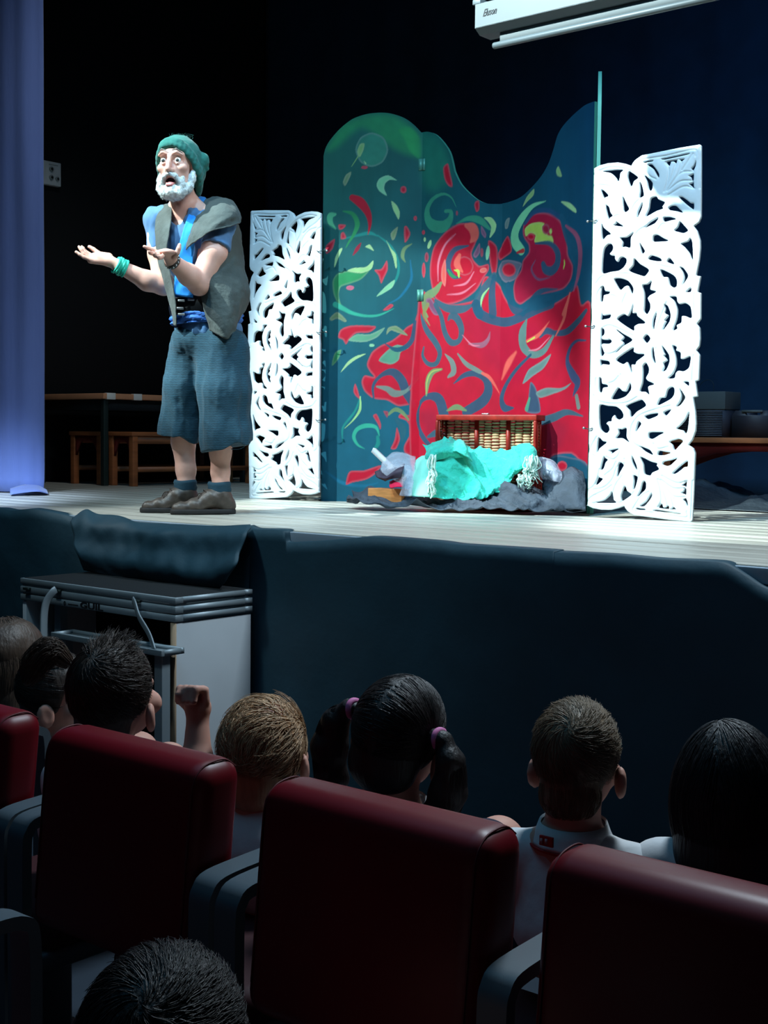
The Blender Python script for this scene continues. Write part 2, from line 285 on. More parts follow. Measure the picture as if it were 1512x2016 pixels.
ART = [
('bgreen',61,[(26,1982),(112,2118),(276,2166),(418,2151),(537,2052),(550,1926),(409,1972),(222,2093),(81,1992)]),
('bgreen',21,[(429,2077),(494,2085),(549,2021),(550,1916),(495,1959),(462,2023)]),
('bgreen2',92,[(556,2053),(677,2016),(758,1912),(773,1787),(669,1725),(574,1788)]),
('tealA',3,[(371,1968),(344,1901),(279,1875),(213,1905),(185,1973),(212,2039),(277,2065),(343,2036)]),
('deep',107,[(-21,844),(212,844),(238,509),(427,294),(242,75),(-3,5)]),
('tealB',6,[(316,1497),(393,1432),(438,1336),(417,1240),(341,1166)],[3,9,9,9,3]),
('tealC',6,[(503,1356),(509,1250),(450,1155),(375,1112)],[3,10,8,3]),
('tealB',9,[(118,1479),(206,1499),(272,1509),(316,1492)],[3,10,13,3]),
('tealB',8,[(128,334),(128,421),(193,509),(226,595)],[3,8,8,4]),
('tealC',12,[(29,169),(130,105),(253,91),(330,109)],[4,13,10,3]),
('leaf',3,[(200,1935),(180,1904),(164,1881)],[4,3,2]),
('leaf',3,[(196,1967),(212,2004),(236,2006),(232,1972),(213,1933),(200,1941)]),
('lleaf',3,[(233,1911),(248,1897),(244,1890)]),
('red',3,[(257,1873),(252,1868),(238,1865),(224,1868),(218,1874),(224,1880),(237,1882),(251,1880)]),
('oleaf',3,[(115,1799),(132,1836),(161,1851),(154,1820),(132,1778),(121,1778)]),
('sea',3,[(366,1714),(324,1741),(307,1774),(323,1810),(372,1827),(421,1797),(383,1802),(356,1783),(351,1751)]),
('red',3,[(478,1745),(473,1731),(460,1726),(447,1732),(442,1746),(447,1760),(460,1766),(473,1760)]),
('red',5,[(169,1708),(210,1685),(243,1648),(265,1605),(271,1551),(261,1503)],[23,35,29,21,12,2]),
('lleaf',3,[(392,1685),(423,1660),(440,1622),(433,1582),(418,1607),(402,1639)]),
('red',3,[(539,1587),(536,1577),(529,1573),(522,1577),(519,1587),(522,1597),(529,1601),(536,1597)]),
('red',3,[(468,1542),(484,1542),(503,1505),(490,1473),(471,1454),(468,1495)]),
('oleaf',3,[(430,1543),(392,1507),(398,1469),(412,1474),(425,1506)]),
('red',3,[(93,1560),(134,1556),(118,1535),(96,1533)]),
('red',3,[(107,1511),(123,1516),(137,1484),(107,1479)]),
('red',3,[(21,1443),(71,1480),(60,1426),(25,1398)]),
('green',5,[(117,1634),(172,1617),(200,1563),(184,1510),(157,1468),(135,1431)],[4,15,19,13,8,3]),
('sea2',5,[(73,1617),(45,1609),(46,1571),(76,1535)],[10,23,19,4]),
('lleaf',3,[(97,1420),(116,1426),(91,1372),(70,1321),(73,1373)]),
('lleaf',3,[(246,1434),(273,1445),(297,1410),(271,1423)]),
('lleaf',3,[(365,1467),(393,1422),(421,1389),(429,1325),(421,1315),(404,1379)]),
('dred',5,[(220,1454),(201,1424),(177,1389)],[4,15,4]),
('oleaf',5,[(510,1446),(469,1420),(459,1378),(475,1346)],[3,13,13,3]),
('green',5,[(59,1244),(87,1287),(147,1302),(219,1293),(276,1308),(225,1253),(154,1227),(109,1211),(97,1168),(110,1114),(161,1058),(111,1093),(71,1158)]),
('lleaf',3,[(147,1299),(175,1316),(252,1322),(293,1357),(283,1310),(225,1288)]),
('tealD',5,[(77,1113),(122,1090),(177,1064),(254,1048),(331,1053),(413,1088)],[21,17,13,10,8,2]),
('red',3,[(301,1305),(340,1310),(370,1356),(375,1305),(357,1262),(340,1228),(324,1273)]),
('sea',3,[(415,1248),(401,1203),(314,1155),(363,1209)]),
('pink',3,[(184,1206),(177,1197),(162,1193),(146,1197),(139,1206),(146,1216),(161,1219),(177,1215)]),
('red',3,[(351,1080),(391,1114),(410,1104),(380,1080)]),
('red',5,[(263,779),(290,844),(339,881),(399,908),(442,940),(485,983),(528,1009),(560,1052),(569,511),(534,552),(446,543),(380,575),(303,585),(250,626),(231,677),(249,714),(302,706),(277,741)]),
('red',5,[(512,570),(569,554),(573,253),(537,256),(484,282),(480,322),(511,380),(513,425),(489,462),(447,478),(458,500),(513,495)]),
('oleaf',3,[(44,1036),(77,1068),(100,1065),(142,1025),(133,1014),(89,1033),(56,1022)]),
('red',3,[(95,930),(112,973),(178,995),(308,990),(277,957),(200,951),(162,919),(140,889),(123,914)]),
('leaf2',3,[(154,912),(200,946),(278,946),(362,983),(322,930),(256,903),(201,903)]),
('oleaf',3,[(372,942),(381,981),(431,990),(494,938),(442,951),(398,966)]),
('sea',3,[(305,883),(300,877),(289,875),(278,877),(274,883),(278,890),(289,892),(300,889)]),
('green',3,[(63,801),(79,844),(113,859),(102,811),(63,768)]),
('lleaf',3,[(111,732),(152,790),(202,824),(257,836),(202,806),(158,774)]),
('red',3,[(185,628),(195,668),(212,628),(223,582),(198,601)]),
('lleaf',3,[(226,595),(222,520),(188,465),(139,416)],[4,10,6,2]),
('tealD',5,[(338,375),(318,423),(261,431),(211,411),(191,368),(212,324),(253,301)],[3,13,17,15,13,9,2]),
('tealB',6,[(327,369),(328,326),(295,282)],[12,15,4]),
('gleaf',3,[(329,798),(377,854),(432,886),(500,870),(456,844),(444,801),(400,777)]),
('blue',3,[(303,585),(300,661),(346,715),(411,734),(461,688),(489,618),(528,549)],[6,12,15,29,35,33,21]),
('grey',5,[(319,652),(380,639),(424,613),(489,629),(554,699)],[6,21,27,13,8]),
('blue',3,[(366,892),(421,860),(476,870),(519,918),(534,1014)],[4,15,19,19,13]),
('mauve',6,[(576,763),(532,683),(505,640)],[12,13,4]),
('oleaf',3,[(387,494),(425,523),(463,511),(504,466)],[8,15,15,8]),
('red',3,[(300,488),(321,496),(345,445),(344,410),(327,445)]),
('dred',3,[(359,515),(387,510),(381,478)]),
('blue2',5,[(431,467),(472,414),(468,344)],[10,25,6]),
('red',3,[(437,424),(456,360),(433,303),(403,305),(427,359)]),
('red',3,[(147,97),(169,171),(252,178),(348,209),(319,163),(264,127),(186,109)]),
('red',5,[(550,1110),(620,1169),(745,1100),(950,1117),(1008,1235),(1099,1189),(1198,1074),(1397,1028),(1585,1071),(1692,1138),(1731,1035),(1802,1000),(1823,268),(1679,296),(1531,275),(1420,141),(562,85)]),
('red',5,[(639,1245),(638,1329),(663,1422),(738,1494),(829,1532),(900,1526),(955,1490),(956,1439),(922,1370),(935,1328),(974,1294),(1030,1300),(1035,1269),(1000,1226),(951,1162),(862,1116),(758,1099),(678,1137)]),
('red',3,[(1028,1423),(1082,1390),(1093,1296),(1069,1216),(1043,1299)]),
('red',3,[(1095,1357),(1167,1437),(1203,1355),(1147,1326),(1105,1315)]),
('rose',6,[(1288,1436),(1294,1484),(1360,1525),(1446,1524),(1532,1493),(1589,1439),(1619,1368),(1628,1291),(1666,1231),(1652,1165),(1598,1122),(1485,1112),(1370,1102),(1282,1069),(1237,1092),(1220,1154),(1234,1203),(1278,1248),(1292,1297),(1335,1332),(1334,1371),(1304,1404)]),
('rose',92,[(837,1064),(914,1081),(1016,1055),(1117,968),(1239,981),(1388,962),(1478,859),(1409,734),(1232,650),(1072,746),(969,841),(891,958)]),
('dred',76,[(1459,467),(1573,476),(1644,418),(1591,311),(1491,330)]),
('dred',61,[(580,511),(688,511),(717,362),(637,361)]),
('red',3,[(720,1845),(752,1865),(770,1808),(787,1743),(761,1742),(731,1781)]),
('green2',3,[(811,1625),(777,1679),(722,1704),(656,1687),(614,1637),(618,1578),(658,1538),(725,1527),(770,1559),(776,1602),(739,1609)],[2,6,10,15,21,31,42,44,29,15,13]),
('red',3,[(934,1620),(942,1640),(965,1642),(966,1596),(946,1584)]),
('dred',3,[(826,1590),(823,1581),(818,1578),(812,1582),(810,1591),(812,1600),(818,1603),(823,1599)]),
('red',3,[(599,1506),(596,1498),(588,1495),(580,1499),(577,1508),(580,1517),(588,1520),(595,1516)]),
('lleaf',3,[(605,1467),(602,1458),(597,1455),(591,1459),(588,1468),(591,1477),(596,1480),(602,1476)]),
('lleaf',3,[(642,1433),(632,1418),(621,1414),(616,1423),(619,1441),(629,1456),(640,1461),(645,1451)]),
('green2',5,[(816,1534),(893,1554),(970,1538),(1039,1485)],[3,17,25,10]),
('lleaf',3,[(998,1549),(1045,1545),(1079,1507),(1071,1468),(1037,1438),(1048,1492),(1026,1524)]),
('dred',3,[(626,1367),(622,1348),(612,1341),(601,1349),(597,1369),(601,1388),(611,1396),(622,1387)]),
('red',3,[(605,1298),(601,1268),(593,1256),(584,1269),(580,1299),(583,1329),(592,1341),(601,1328)]),
('blue',5,[(898,1408),(812,1396),(770,1351),(763,1299),(799,1250),(850,1239)],[6,21,25,23,17,4]),
('red',3,[(933,1297),(917,1260),(875,1248),(833,1266),(815,1306),(832,1343),(873,1355),(915,1336)]),
('salm',6,[(839,1361),(822,1316),(859,1271)],[15,29,8]),
('lime',3,[(805,1284),(831,1275),(837,1244)],[3,12,6]),
('green',3,[(762,1289),(788,1256),(821,1243)],[6,12,4]),
('salm',3,[(1023,1273),(1020,1262),(1005,1255),(986,1256),(976,1264),(979,1276),(994,1283),(1013,1282)]),
('salm',9,[(881,1519),(926,1498),(939,1456),(914,1427)],[15,38,35,8]),
('pinkl',5,[(693,1231),(695,1335),(740,1426),(811,1480)],[3,9,8,2]),
('pinkl',5,[(802,1197),(886,1208),(936,1266)],[2,9,3]),
('pinkl',6,[(757,1153),(861,1157),(950,1203)],[2,8,2]),
('salm',5,[(741,1348),(751,1269),(743,1198),(716,1239),(718,1302)]),
('mauve',3,[(932,1359),(972,1417),(975,1366),(948,1339)]),
('mauve',3,[(983,1508),(1015,1464),(1009,1439),(983,1467)]),
('sea',3,[(1038,1358),(1031,1331),(1021,1321),(1014,1334),(1013,1362),(1020,1388),(1030,1398),(1037,1385)]),
('dred',3,[(998,1364),(995,1347),(988,1340),(981,1348),(978,1365),(980,1383),(987,1389),(995,1381)]),
('blue2',5,[(1069,1236),(1008,1169),(965,1100),(979,1035)],[25,35,38,35]),
('blue',5,[(1069,1231),(1058,1145),(1066,1033)],[17,29,35]),
('lleaf',3,[(1036,1172),(996,1129),(985,1073)],[3,10,3]),
('oleaf',3,[(714,1219),(677,1179),(614,1146),(596,1088),(623,1039)],[12,29,33,13,8]),
('blue2',6,[(678,1126),(758,1080),(863,1069),(939,1091)],[13,29,29,8]),
('mauve',5,[(611,1130),(651,1138),(706,1051),(666,1051)]),
('leaf',3,[(1530,1722),(1547,1739),(1574,1686),(1541,1694)]),
('leaf',3,[(1282,1573),(1313,1620),(1367,1653),(1364,1622),(1321,1597)]),
('lleaf',3,[(1569,1561),(1628,1548),(1676,1513),(1681,1490),(1628,1519)]),
('grey',3,[(1143,1503),(1158,1526),(1182,1527),(1169,1479),(1148,1476)]),
('blue3',5,[(1302,1483),(1374,1533),(1475,1528),(1574,1479)],[12,17,17,19]),
('sea',3,[(1459,1579),(1359,1566),(1279,1516),(1228,1453),(1229,1398),(1278,1349)],[2,17,33,38,42,35]),
('red',5,[(1246,1341),(1290,1346)],[8,17]),
('grey2',5,[(1097,1265),(1124,1308),(1186,1309),(1280,1283),(1266,1249),(1234,1203),(1158,1192),(1111,1224)]),
('red',3,[(1237,1252),(1222,1228),(1183,1221),(1144,1235),(1127,1263),(1143,1287),(1182,1294),(1221,1279)]),
('lime',3,[(1311,1418),(1302,1456),(1346,1478),(1412,1478),(1451,1465),(1434,1446),(1478,1404),(1507,1396),(1519,1360),(1436,1375),(1378,1381),(1384,1415),(1347,1429)]),
('dred',3,[(1491,1433),(1484,1415),(1464,1409),(1443,1420),(1434,1440),(1442,1458),(1462,1464),(1483,1453)]),
('red',3,[(1380,1407),(1372,1394),(1351,1391),(1330,1399),(1321,1414),(1330,1427),(1350,1430),(1371,1422)]),
('blue',3,[(1385,1373),(1493,1361),(1551,1309),(1550,1251),(1511,1221),(1465,1231),(1446,1262)],[6,17,25,29,33,29,21]),
('mauve',6,[(1387,1287),(1359,1241),(1412,1187),(1498,1189)],[3,9,9,3]),
('blue',3,[(1574,1488),(1625,1396),(1669,1297),(1698,1209),(1677,1135),(1585,1090),(1443,1077),(1335,1043),(1241,1040),(1194,1096),(1177,1177)],[19,42,38,25,21,23,27,29,31,29,25]),
('pinkm',5,[(1610,1436),(1684,1380),(1716,1292),(1705,1189),(1674,1107)],[8,17,19,15,6]),
('blue',5,[(1298,1018),(1413,1118),(1556,1126)],[21,21,4]),
('lime',3,[(1601,1266),(1605,1246),(1598,1223)],[3,6,3]),
('lime',3,[(1509,1419),(1506,1410),(1499,1407),(1492,1412),(1489,1422),(1492,1431),(1498,1434),(1506,1429)]),
('salm',6,[(1647,1099),(1627,1043),(1601,996)],[6,13,13]),
('blue',3,[(952,1089),(978,1041),(1061,1002),(1163,984),(1269,999),(1416,1039),(1515,1051)],[38,37,33,33,33,38,29]),
('blue2',3,[(679,1104),(717,1039),(748,943),(790,891),(843,899),(858,959),(827,1021),(788,1035),(767,1015)],[19,19,23,25,21,25,29,23,8]),
('blue2',3,[(572,1057),(616,970),(682,893),(712,834),(687,778),(630,780),(592,824),(599,872)],[8,23,25,21,19,17,13,6]),
('blue',3,[(1764,1004),(1705,952),(1631,908),(1548,904),(1479,919),(1434,892)],[13,21,23,19,23,10]),
('gleaf2',3,[(1326,986),(1298,918),(1306,848),(1378,803),(1464,820),(1531,890)],[8,38,35,25,23,10]),
('blue',3,[(1363,803),(1253,730),(1174,651),(1139,581),(1163,531),(1235,529)],[10,15,17,23,29,6]),
('blue',3,[(811,666),(882,709),(959,717),(1025,685),(1043,623),(1006,567),(898,510)],[4,19,23,29,38,42,38]),
('blue',3,[(755,468),(716,574),(649,598),(586,570),(560,501),(570,425),(610,361),(654,324)],[44,42,27,15,15,19,21,15]),
('blue3',3,[(1765,856),(1701,857),(1654,821),(1638,755),(1681,686),(1713,647),(1684,583)],[6,10,13,19,33,29,4]),
('blue',3,[(1364,661),(1412,621),(1446,507),(1341,506),(1351,567)]),
('gleaf',5,[(1361,577),(1340,523)],[10,19]),
('blue2',3,[(1445,457),(1545,477),(1642,503),(1754,483)],[29,29,21,5]),
('blue',3,[(1486,241),(1564,284),(1662,279),(1798,239),(1805,1),(1442,-18),(1452,171)]),
('red',3,[(1652,233),(1641,214),(1615,206),(1588,213),(1576,231),(1587,250),(1613,258),(1640,251)]),
('blue2',5,[(637,372),(703,394),(757,373)],[10,29,19]),
('grey',3,[(835,827),(894,771),(971,733),(1010,716)],[6,17,17,10]),
('salm',5,[(1003,718),(1054,690),(1122,603)],[10,13,2]),
('mauve2',5,[(911,879),(994,869),(1034,895),(1051,939)],[6,21,15,2]),
('oleaf',3,[(622,602),(632,682),(665,732),(727,746)],[6,23,21,8]),
('lime2',3,[(622,613),(626,682),(658,732),(722,746)],[2,6,6,3]),
('oleaf',3,[(768,518),(833,537),(896,518)],[6,21,8]),
('grey',3,[(749,829),(796,784),(810,731),(771,702)],[4,21,25,8]),
('gleaf2',3,[(1304,654),(1350,726),(1437,763),(1518,800),(1467,732),(1381,691)]),
('gleaf2',3,[(1409,606),(1484,629),(1597,626),(1668,650),(1625,619),(1541,598),(1442,579)]),
('salm',6,[(1627,1043),(1605,968),(1548,889)],[12,12,4]),
('salm',15,[(1246,820),(1187,762),(1139,683)],[10,27,6]),
('salm',6,[(1329,876),(1419,901),(1501,966)],[8,15,2]),
('lime',5,[(1335,871),(1390,891)],[4,6]),
('grey',3,[(1708,583),(1723,528)],[15,17]),
('pinkl',6,[(865,928),(931,873),(982,866)],[2,6,2]),
('pinkl',6,[(1348,826),(1421,832),(1506,887)],[2,6,2]),
('olive',5,[(625,1107),(599,1055),(640,990)],[15,15,3]),
]
TOPS = [[(-1,1930),(14,1988),(47,2040),(102,2097),(167,2143),(243,2167),(320,2173),(385,2166),(461,2139),(515,2100),(557,2057)],
[(559,2058),(610,2056),(664,2034),(717,1985),(760,1928),(782,1868),(798,1815),(838,1748),(891,1696),(955,1648),(1018,1622),(1095,1611)],
[(1098,1612),(1178,1613),(1268,1626),(1356,1667),(1427,1715),(1476,1770),(1509,1832),(1536,1894),(1576,1935),(1644,1974),(1723,2006),(1779,2013)]]
LAT_HOLES = [[(330,1645),(448,1656),(450,1652),(356,1641),(336,1640)],[(240,1638),(256,1643),(288,1642),(282,1637),(260,1636),(248,1634)],[(352,1630),(431,1634),(427,1628),(421,1623),(411,1633),(401,1633),(396,1616),(386,1626),(372,1627),(365,1609)],[(487,1619),(486,1598),(477,1579),(467,1587),(478,1599)],[(478,1564),(478,1536),(472,1533),(466,1550),(456,1555),(467,1559)],[(478,1528),(480,1498),(472,1508),(459,1519),(470,1522)],[(261,1624),(281,1624),(301,1601),(316,1577),(316,1560),(306,1574),(289,1602)],[(246,1581),(262,1567),(285,1542),(286,1515),(278,1504),(269,1516),(262,1547),(252,1567)],[(306,1477),(316,1463),(347,1447),(335,1429),(339,1420),(306,1411),(258,1390),(273,1425),(280,1470)],[(413,1465),(427,1465),(451,1448),(467,1434),(482,1431),(482,1405),(459,1421),(435,1442)],[(365,1423),(381,1430),(400,1427),(416,1412),(434,1393),(405,1403),(377,1409),(368,1413)],[(36,1616),(82,1616),(143,1613),(129,1598),(122,1560),(109,1580),(82,1604)],[(170,1598),(176,1602),(216,1571),(198,1557),(184,1533),(175,1551),(167,1579)],[(226,1547),(235,1535),(246,1488),(232,1480),(225,1478),(229,1508)],[(38,1529),(52,1524),(74,1500),(57,1494),(53,1489)],[(145,1491),(159,1464),(174,1436),(172,1425),(158,1418),(150,1431)],[(62,1457),(77,1448),(86,1420),(97,1406),(84,1399),(79,1390),(69,1421)],[(242,1454),(237,1428),(216,1385),(219,1414),(233,1443)],[(116,1377),(132,1366),(151,1353),(124,1357),(102,1363),(114,1368)],[(43,1377),(54,1353),(90,1323),(71,1318),(49,1301)],[(136,1302),(167,1302),(202,1323),(187,1297),(186,1254),(164,1260),(147,1259),(151,1280)],[(255,1340),(279,1363),(318,1381),(303,1358),(279,1348)],[(342,1380),(374,1379),(402,1368),(374,1364),(347,1360)],[(420,1355),(438,1337),(458,1313),(439,1303),(419,1308),(395,1317),(410,1331)],[(298,1301),(316,1303),(344,1286),(368,1273),(333,1272),(299,1274),(295,1286)],[(233,1271),(241,1259),(257,1233),(245,1222),(237,1248)],[(428,1255),(459,1264),(470,1278),(479,1255),(484,1178),(468,1211),(444,1240)],[(52,1145),(53,1225),(60,1259),(77,1276),(93,1276),(102,1262),(98,1245),(86,1232),(96,1222),(111,1221),(113,1205),(126,1191),(136,1208),(150,1213),(167,1204),(169,1189),(157,1168),(133,1152),(92,1148)],[(208,1202),(235,1175),(278,1147),(262,1122),(248,1121),(184,1147),(202,1171)],[(290,1211),(331,1196),(337,1183),(307,1186),(275,1196)],[(376,1194),(399,1165),(365,1178)],[(425,1151),(442,1144),(461,1117),(461,1102),(438,1069),(447,1099),(441,1126)],[(334,1145),(368,1131),(398,1113),(411,1093),(411,1067),(399,1060),(381,1072),(370,1108),(347,1112)],[(457,1038),(478,1056),(478,1038)],[(111,1114),(142,1115),(179,1101),(202,1073),(205,1057),(200,1040),(182,1078),(163,1077),(143,1061),(126,1084)],[(249,1078),(273,1081),(293,1095),(286,1057),(316,1046),(286,1031),(275,1016),(287,992),(288,969),(274,945),(260,959),(261,986),(260,1039)],[(49,1078),(60,1082),(67,1060),(90,1056),(86,1047),(61,1041),(57,1016),(47,1014)],[(208,995),(203,953),(223,952),(228,937),(264,910),(261,903),(233,902),(213,891),(209,872),(130,925),(162,949),(185,940)],[(58,969),(59,947),(96,950),(92,934),(63,929),(51,928)],[(382,1019),(411,1018),(415,998),(427,984),(454,987),(478,969),(484,920),(455,930),(438,929),(437,902),(415,890),(419,875),(399,868),(416,918),(419,960),(403,999)],[(355,986),(372,977),(385,942),(381,908),(350,867),(360,898),(367,909),(359,913),(376,935),(358,947),(362,966)],[(321,954),(313,907),(308,873),(302,888),(305,922)]]
LAT_MID = [[(259,834),(275,852),(292,833),(276,813)],[(116,889),(160,858),(206,829),(161,802),(117,765),(141,792),(163,809),(163,819),(153,827),(164,838),(163,846),(139,866)],[(52,883),(66,880),(67,861),(54,847),(59,835),(86,833),(94,836),(105,826),(93,815),(59,816),(55,804),(66,778),(67,766),(53,762)]]
LAT_OUT = [(-7,1630),(27,1644),(68,1650),(118,1649),(155,1639),(184,1627),(186,1635),(200,1652),(232,1670),(311,1677),(410,1686),(503,1691),(511,1685),(516,1480),(518,1368),(509,1346),(485,1330),(489,1325),(503,1306),(517,1264),(519,1230),(515,1178),(502,1109),(523,1105),(511,1035),(526,1030),(528,914),(511,892),(514,888),(525,873),(528,825)]
LAT_GROOVES = [[(-2,1610),(28,1584),(83,1556),(121,1529)],[(29,1553),(83,1540),(125,1498),(143,1439)],[(0,1555),(29,1537),(51,1489),(58,1453)],[(152,1613),(128,1583),(141,1527),(173,1479)],[(214,1552),(184,1531),(173,1479),(180,1421)],[(236,1477),(204,1449),(181,1401)],[(91,1393),(123,1406),(148,1388),(157,1368)],[(85,1482),(122,1452),(140,1416)],[(228,1642),(240,1650),(352,1656),(480,1670),(485,1640)],[(505,1675),(509,1496)],[(346,1627),(363,1595),(358,1539),(343,1495)],[(394,1611),(378,1560),(347,1495)],[(423,1616),(405,1565),(355,1498)],[(473,1652),(424,1582)],[(479,1573),(424,1574),(386,1540)],[(472,1533),(417,1534),(359,1497)],[(484,1498),(434,1510),(364,1478)],[(228,1638),(266,1578),(302,1555)],[(28,1619),(81,1629),(143,1619),(193,1596),(234,1554),(251,1503),(257,1457)],[(34,1393),(12,1375),(15,1344),(41,1297)],[(320,1326),(343,1351),(391,1340)],[(208,1280),(215,1314),(239,1336),(287,1355)],[(22,1097),(51,1127),(113,1137),(187,1132),(236,1106)],[(208,1273),(217,1234),(250,1193),(323,1166),(395,1147)],[(64,892),(97,899),(160,873),(209,848)],[(398,1014),(431,956),(429,899)],[(496,1029),(499,915)],[(322,876),(367,996)],[(32,1015),(31,1050),(47,1077)],[(144,1006),(123,1030),(98,1039)],[(153,998),(172,1043)]]

# ------------------------------------------------------------------ materials
m_black = M('black_drape', (20, 42, 62), .95, bump=.3, bscale=30, var=.2)
m_skirt = M('skirt_cloth', (29, 60, 73), .62, spec=.35, bump=.25, bscale=18, bdist=.01, var=.2, vscale=3)
m_bluec = M('blue_curtain', (92, 108, 162), .9, bump=.35, bscale=60, stretch=(1, 1, .15), var=.15, vscale=5, sheen=.2)
m_floor = M('hall_floor', (40, 52, 64), .6, bump=.1, var=.15)
m_alu = M('aluminium', (132, 144, 150), .5, metal=.35, var=.06)
m_white = M('white_board', (196, 202, 206), .55, var=.06, vscale=4)
m_dark = M('dark_panel', (14, 26, 32), .8)
m_wood = M('bench_wood', (150, 84, 46), .55, var=.3, vscale=5, stretch=(1, 1, 6))
m_redw = M('red_wood', (104, 24, 18), .5, var=.2)
m_metal = M('dark_metal', (40, 52, 50), .5, metal=.6)
m_case = M('screen_case_dimmed', (86, 94, 96), .45, var=.04)  # white case turned grey: its dim lighting is put into the colour
m_ink = M('black_print', (10, 12, 16), .6)

# ------------------------------------------------------------------ setting: hall floor, stage, walls
def struct(name, mb, mat, parent=None, smooth=False):
    o = mb.build(name, mat, parent, smooth)
    if parent is None: o['kind'] = 'structure'
    return o
struct('floor', MB().box((-9.5, -3, -.1), (4, 3.75, 0)), m_floor)
# stage floor: grey boards running along the stage
def floor_mat():
    m = M('stage_boards', (186, 182, 168), .42, spec=.5)
    N = m.node_tree.nodes; Lk = m.node_tree.links; b = N['Principled BSDF']; tc = N.new('ShaderNodeTexCoord')
    mp = N.new('ShaderNodeMapping'); mp.inputs['Scale'].default_value = (.5, 9, 1); Lk.new(tc.outputs['Object'], mp.inputs['Vector'])
    n = N.new('ShaderNodeTexNoise'); n.inputs['Scale'].default_value = 2.2; n.inputs['Detail'].default_value = 6; Lk.new(mp.outputs['Vector'], n.inputs['Vector'])
    n2 = N.new('ShaderNodeTexNoise'); n2.inputs['Scale'].default_value = .9; n2.inputs['Detail'].default_value = 4; Lk.new(tc.outputs['Object'], n2.inputs['Vector'])
    cr_ = N.new('ShaderNodeValToRGB'); cr_.color_ramp.elements[0].position = .3; cr_.color_ramp.elements[0].color = srgb((138, 134, 122)); cr_.color_ramp.elements[1].position = .7; cr_.color_ramp.elements[1].color = srgb((206, 202, 190))
    mx = N.new('ShaderNodeMix'); mx.inputs[0].default_value = .4; Lk.new(n.outputs['Fac'], mx.inputs[2]); Lk.new(n2.outputs['Fac'], mx.inputs[3]); Lk.new(mx.outputs[0], cr_.inputs[0])
    Lk.new(cr_.outputs[0], b.inputs['Base Color'])
    bp = N.new('ShaderNodeBump'); bp.inputs['Strength'].default_value = .25; bp.inputs['Distance'].default_value = .01; Lk.new(n.outputs['Fac'], bp.inputs['Height']); Lk.new(bp.outputs[0], b.inputs['Normal'])
    return m
m_boards = floor_mat()
sf = bpy.data.objects.new('stage_floor', None); COL.objects.link(sf); sf['kind'] = 'structure'
struct('stage_deck', MB().box((-8.4, 3.74, .9), (3, 8.6, STAGE-.012)), m_dark, sf)
# boards, one mesh shared by all of them
bw = .178; nb = int((8.55-3.742)/bw); me_board = MB().box((-5.7, 0, -.012), (5.7, bw-.0018, 0), bev=.0008, seg=1).mesh('floor_board'); me_board.materials.append(m_boards)
for i in range(nb):
    o = bpy.data.objects.new('floor_board', me_board); COL.objects.link(o); o.parent = sf; o.location = (-2.7, 3.742+i*bw, STAGE-.0008*(i % 3))
struct('stage_front', MB().box((-8.4, 3.76, 0), (3, 3.80, STAGE-.012)), m_dark)
struct('trim_1', MB().box((-8.4, 3.722, STAGE-.055), (3, 3.7415, STAGE-.004), bev=.004), M('edge_trim', (150, 165, 178), .4, metal=.3))
struct('wall_left', MB().box((-8.55, 3.8, 0), (-8.42, 8.7, 6)), M('black_wall', (5, 9, 14), .9))
struct('wall_back', MB().box((-8.55, 8.62, 0), (3, 8.75, 6)), M('black_wall', (5, 9, 14)))

def curtain(name, pts, z0, z1, amp, wl, th, mat, label, cat, seed=0, puddle=0.0, nz=40):
    """folded cloth hung along the polyline pts (x, y)"""
    P = np.array(pts, float); seg = np.hypot(*np.diff(P, axis=0).T); L = np.concatenate([[0], np.cumsum(seg)])
    s_ = np.linspace(0, L[-1], max(int(L[-1]/wl*10), 24)); x = np.interp(s_, L, P[:, 0]); y = np.interp(s_, L, P[:, 1])
    tx, ty = np.gradient(x), np.gradient(y); ln = np.hypot(tx, ty); nx, ny = ty/ln, -tx/ln
    zz = np.linspace(z0, z1, nz)[:, None]; r = np.random.RandomState(seed)
    ph = s_*2*PI/wl + 1.2*np.sin(s_*2.1+seed) ; f = amp*(np.sin(ph)*(.75+.25*np.sin(s_*3+seed)) + .3*np.sin(2.3*ph+1))
    f = f[None]*(1+.15*np.sin(zz*1.3+s_[None]*2)) + .15*amp*np.sin(zz*4+ph[None]*.5)
    if puddle: f = f + puddle*np.exp(-(zz-z0)/.06)*(1+.5*np.sin(ph[None]*.7))
    G = np.stack([x[None]+f*nx[None], y[None]+f*ny[None], np.broadcast_to(zz, f.shape)], -1)
    return tag(MB().sheet(G, th).build(name, mat, smooth=True), label, cat)
curtain('back_curtain', [(-8.38, 8.35), (3, 8.35)], STAGE+.002, 5.9, .012, .60, .006, m_black, 'wide black drape closing the back of the stage', 'curtain', 3)
sc_ = curtain('side_curtain', [(-8.1, 4.15), (-7.55, 4.42), (-6.895, 4.945)], STAGE+.004, 5.6, .035, .30, .006, m_bluec, 'blue violet side curtain hanging at the left edge of the stage', 'curtain', 1, puddle=.02, nz=60)
G = grid_cr([[(*at_z(x, y, STAGE+.012)[:2], STAGE+z) for x, y, z in row] for row in [[(20, 968, .03), (50, 966, .05), (75, 964, .05), (93, 965, .012)], [(20, 973, .01), (50, 972, .02), (75, 972, .025), (95, 971, .008)]]], 5, 5)

MB().sheet(G, .004).build('trailing_hem', m_bluec, sc_, True)
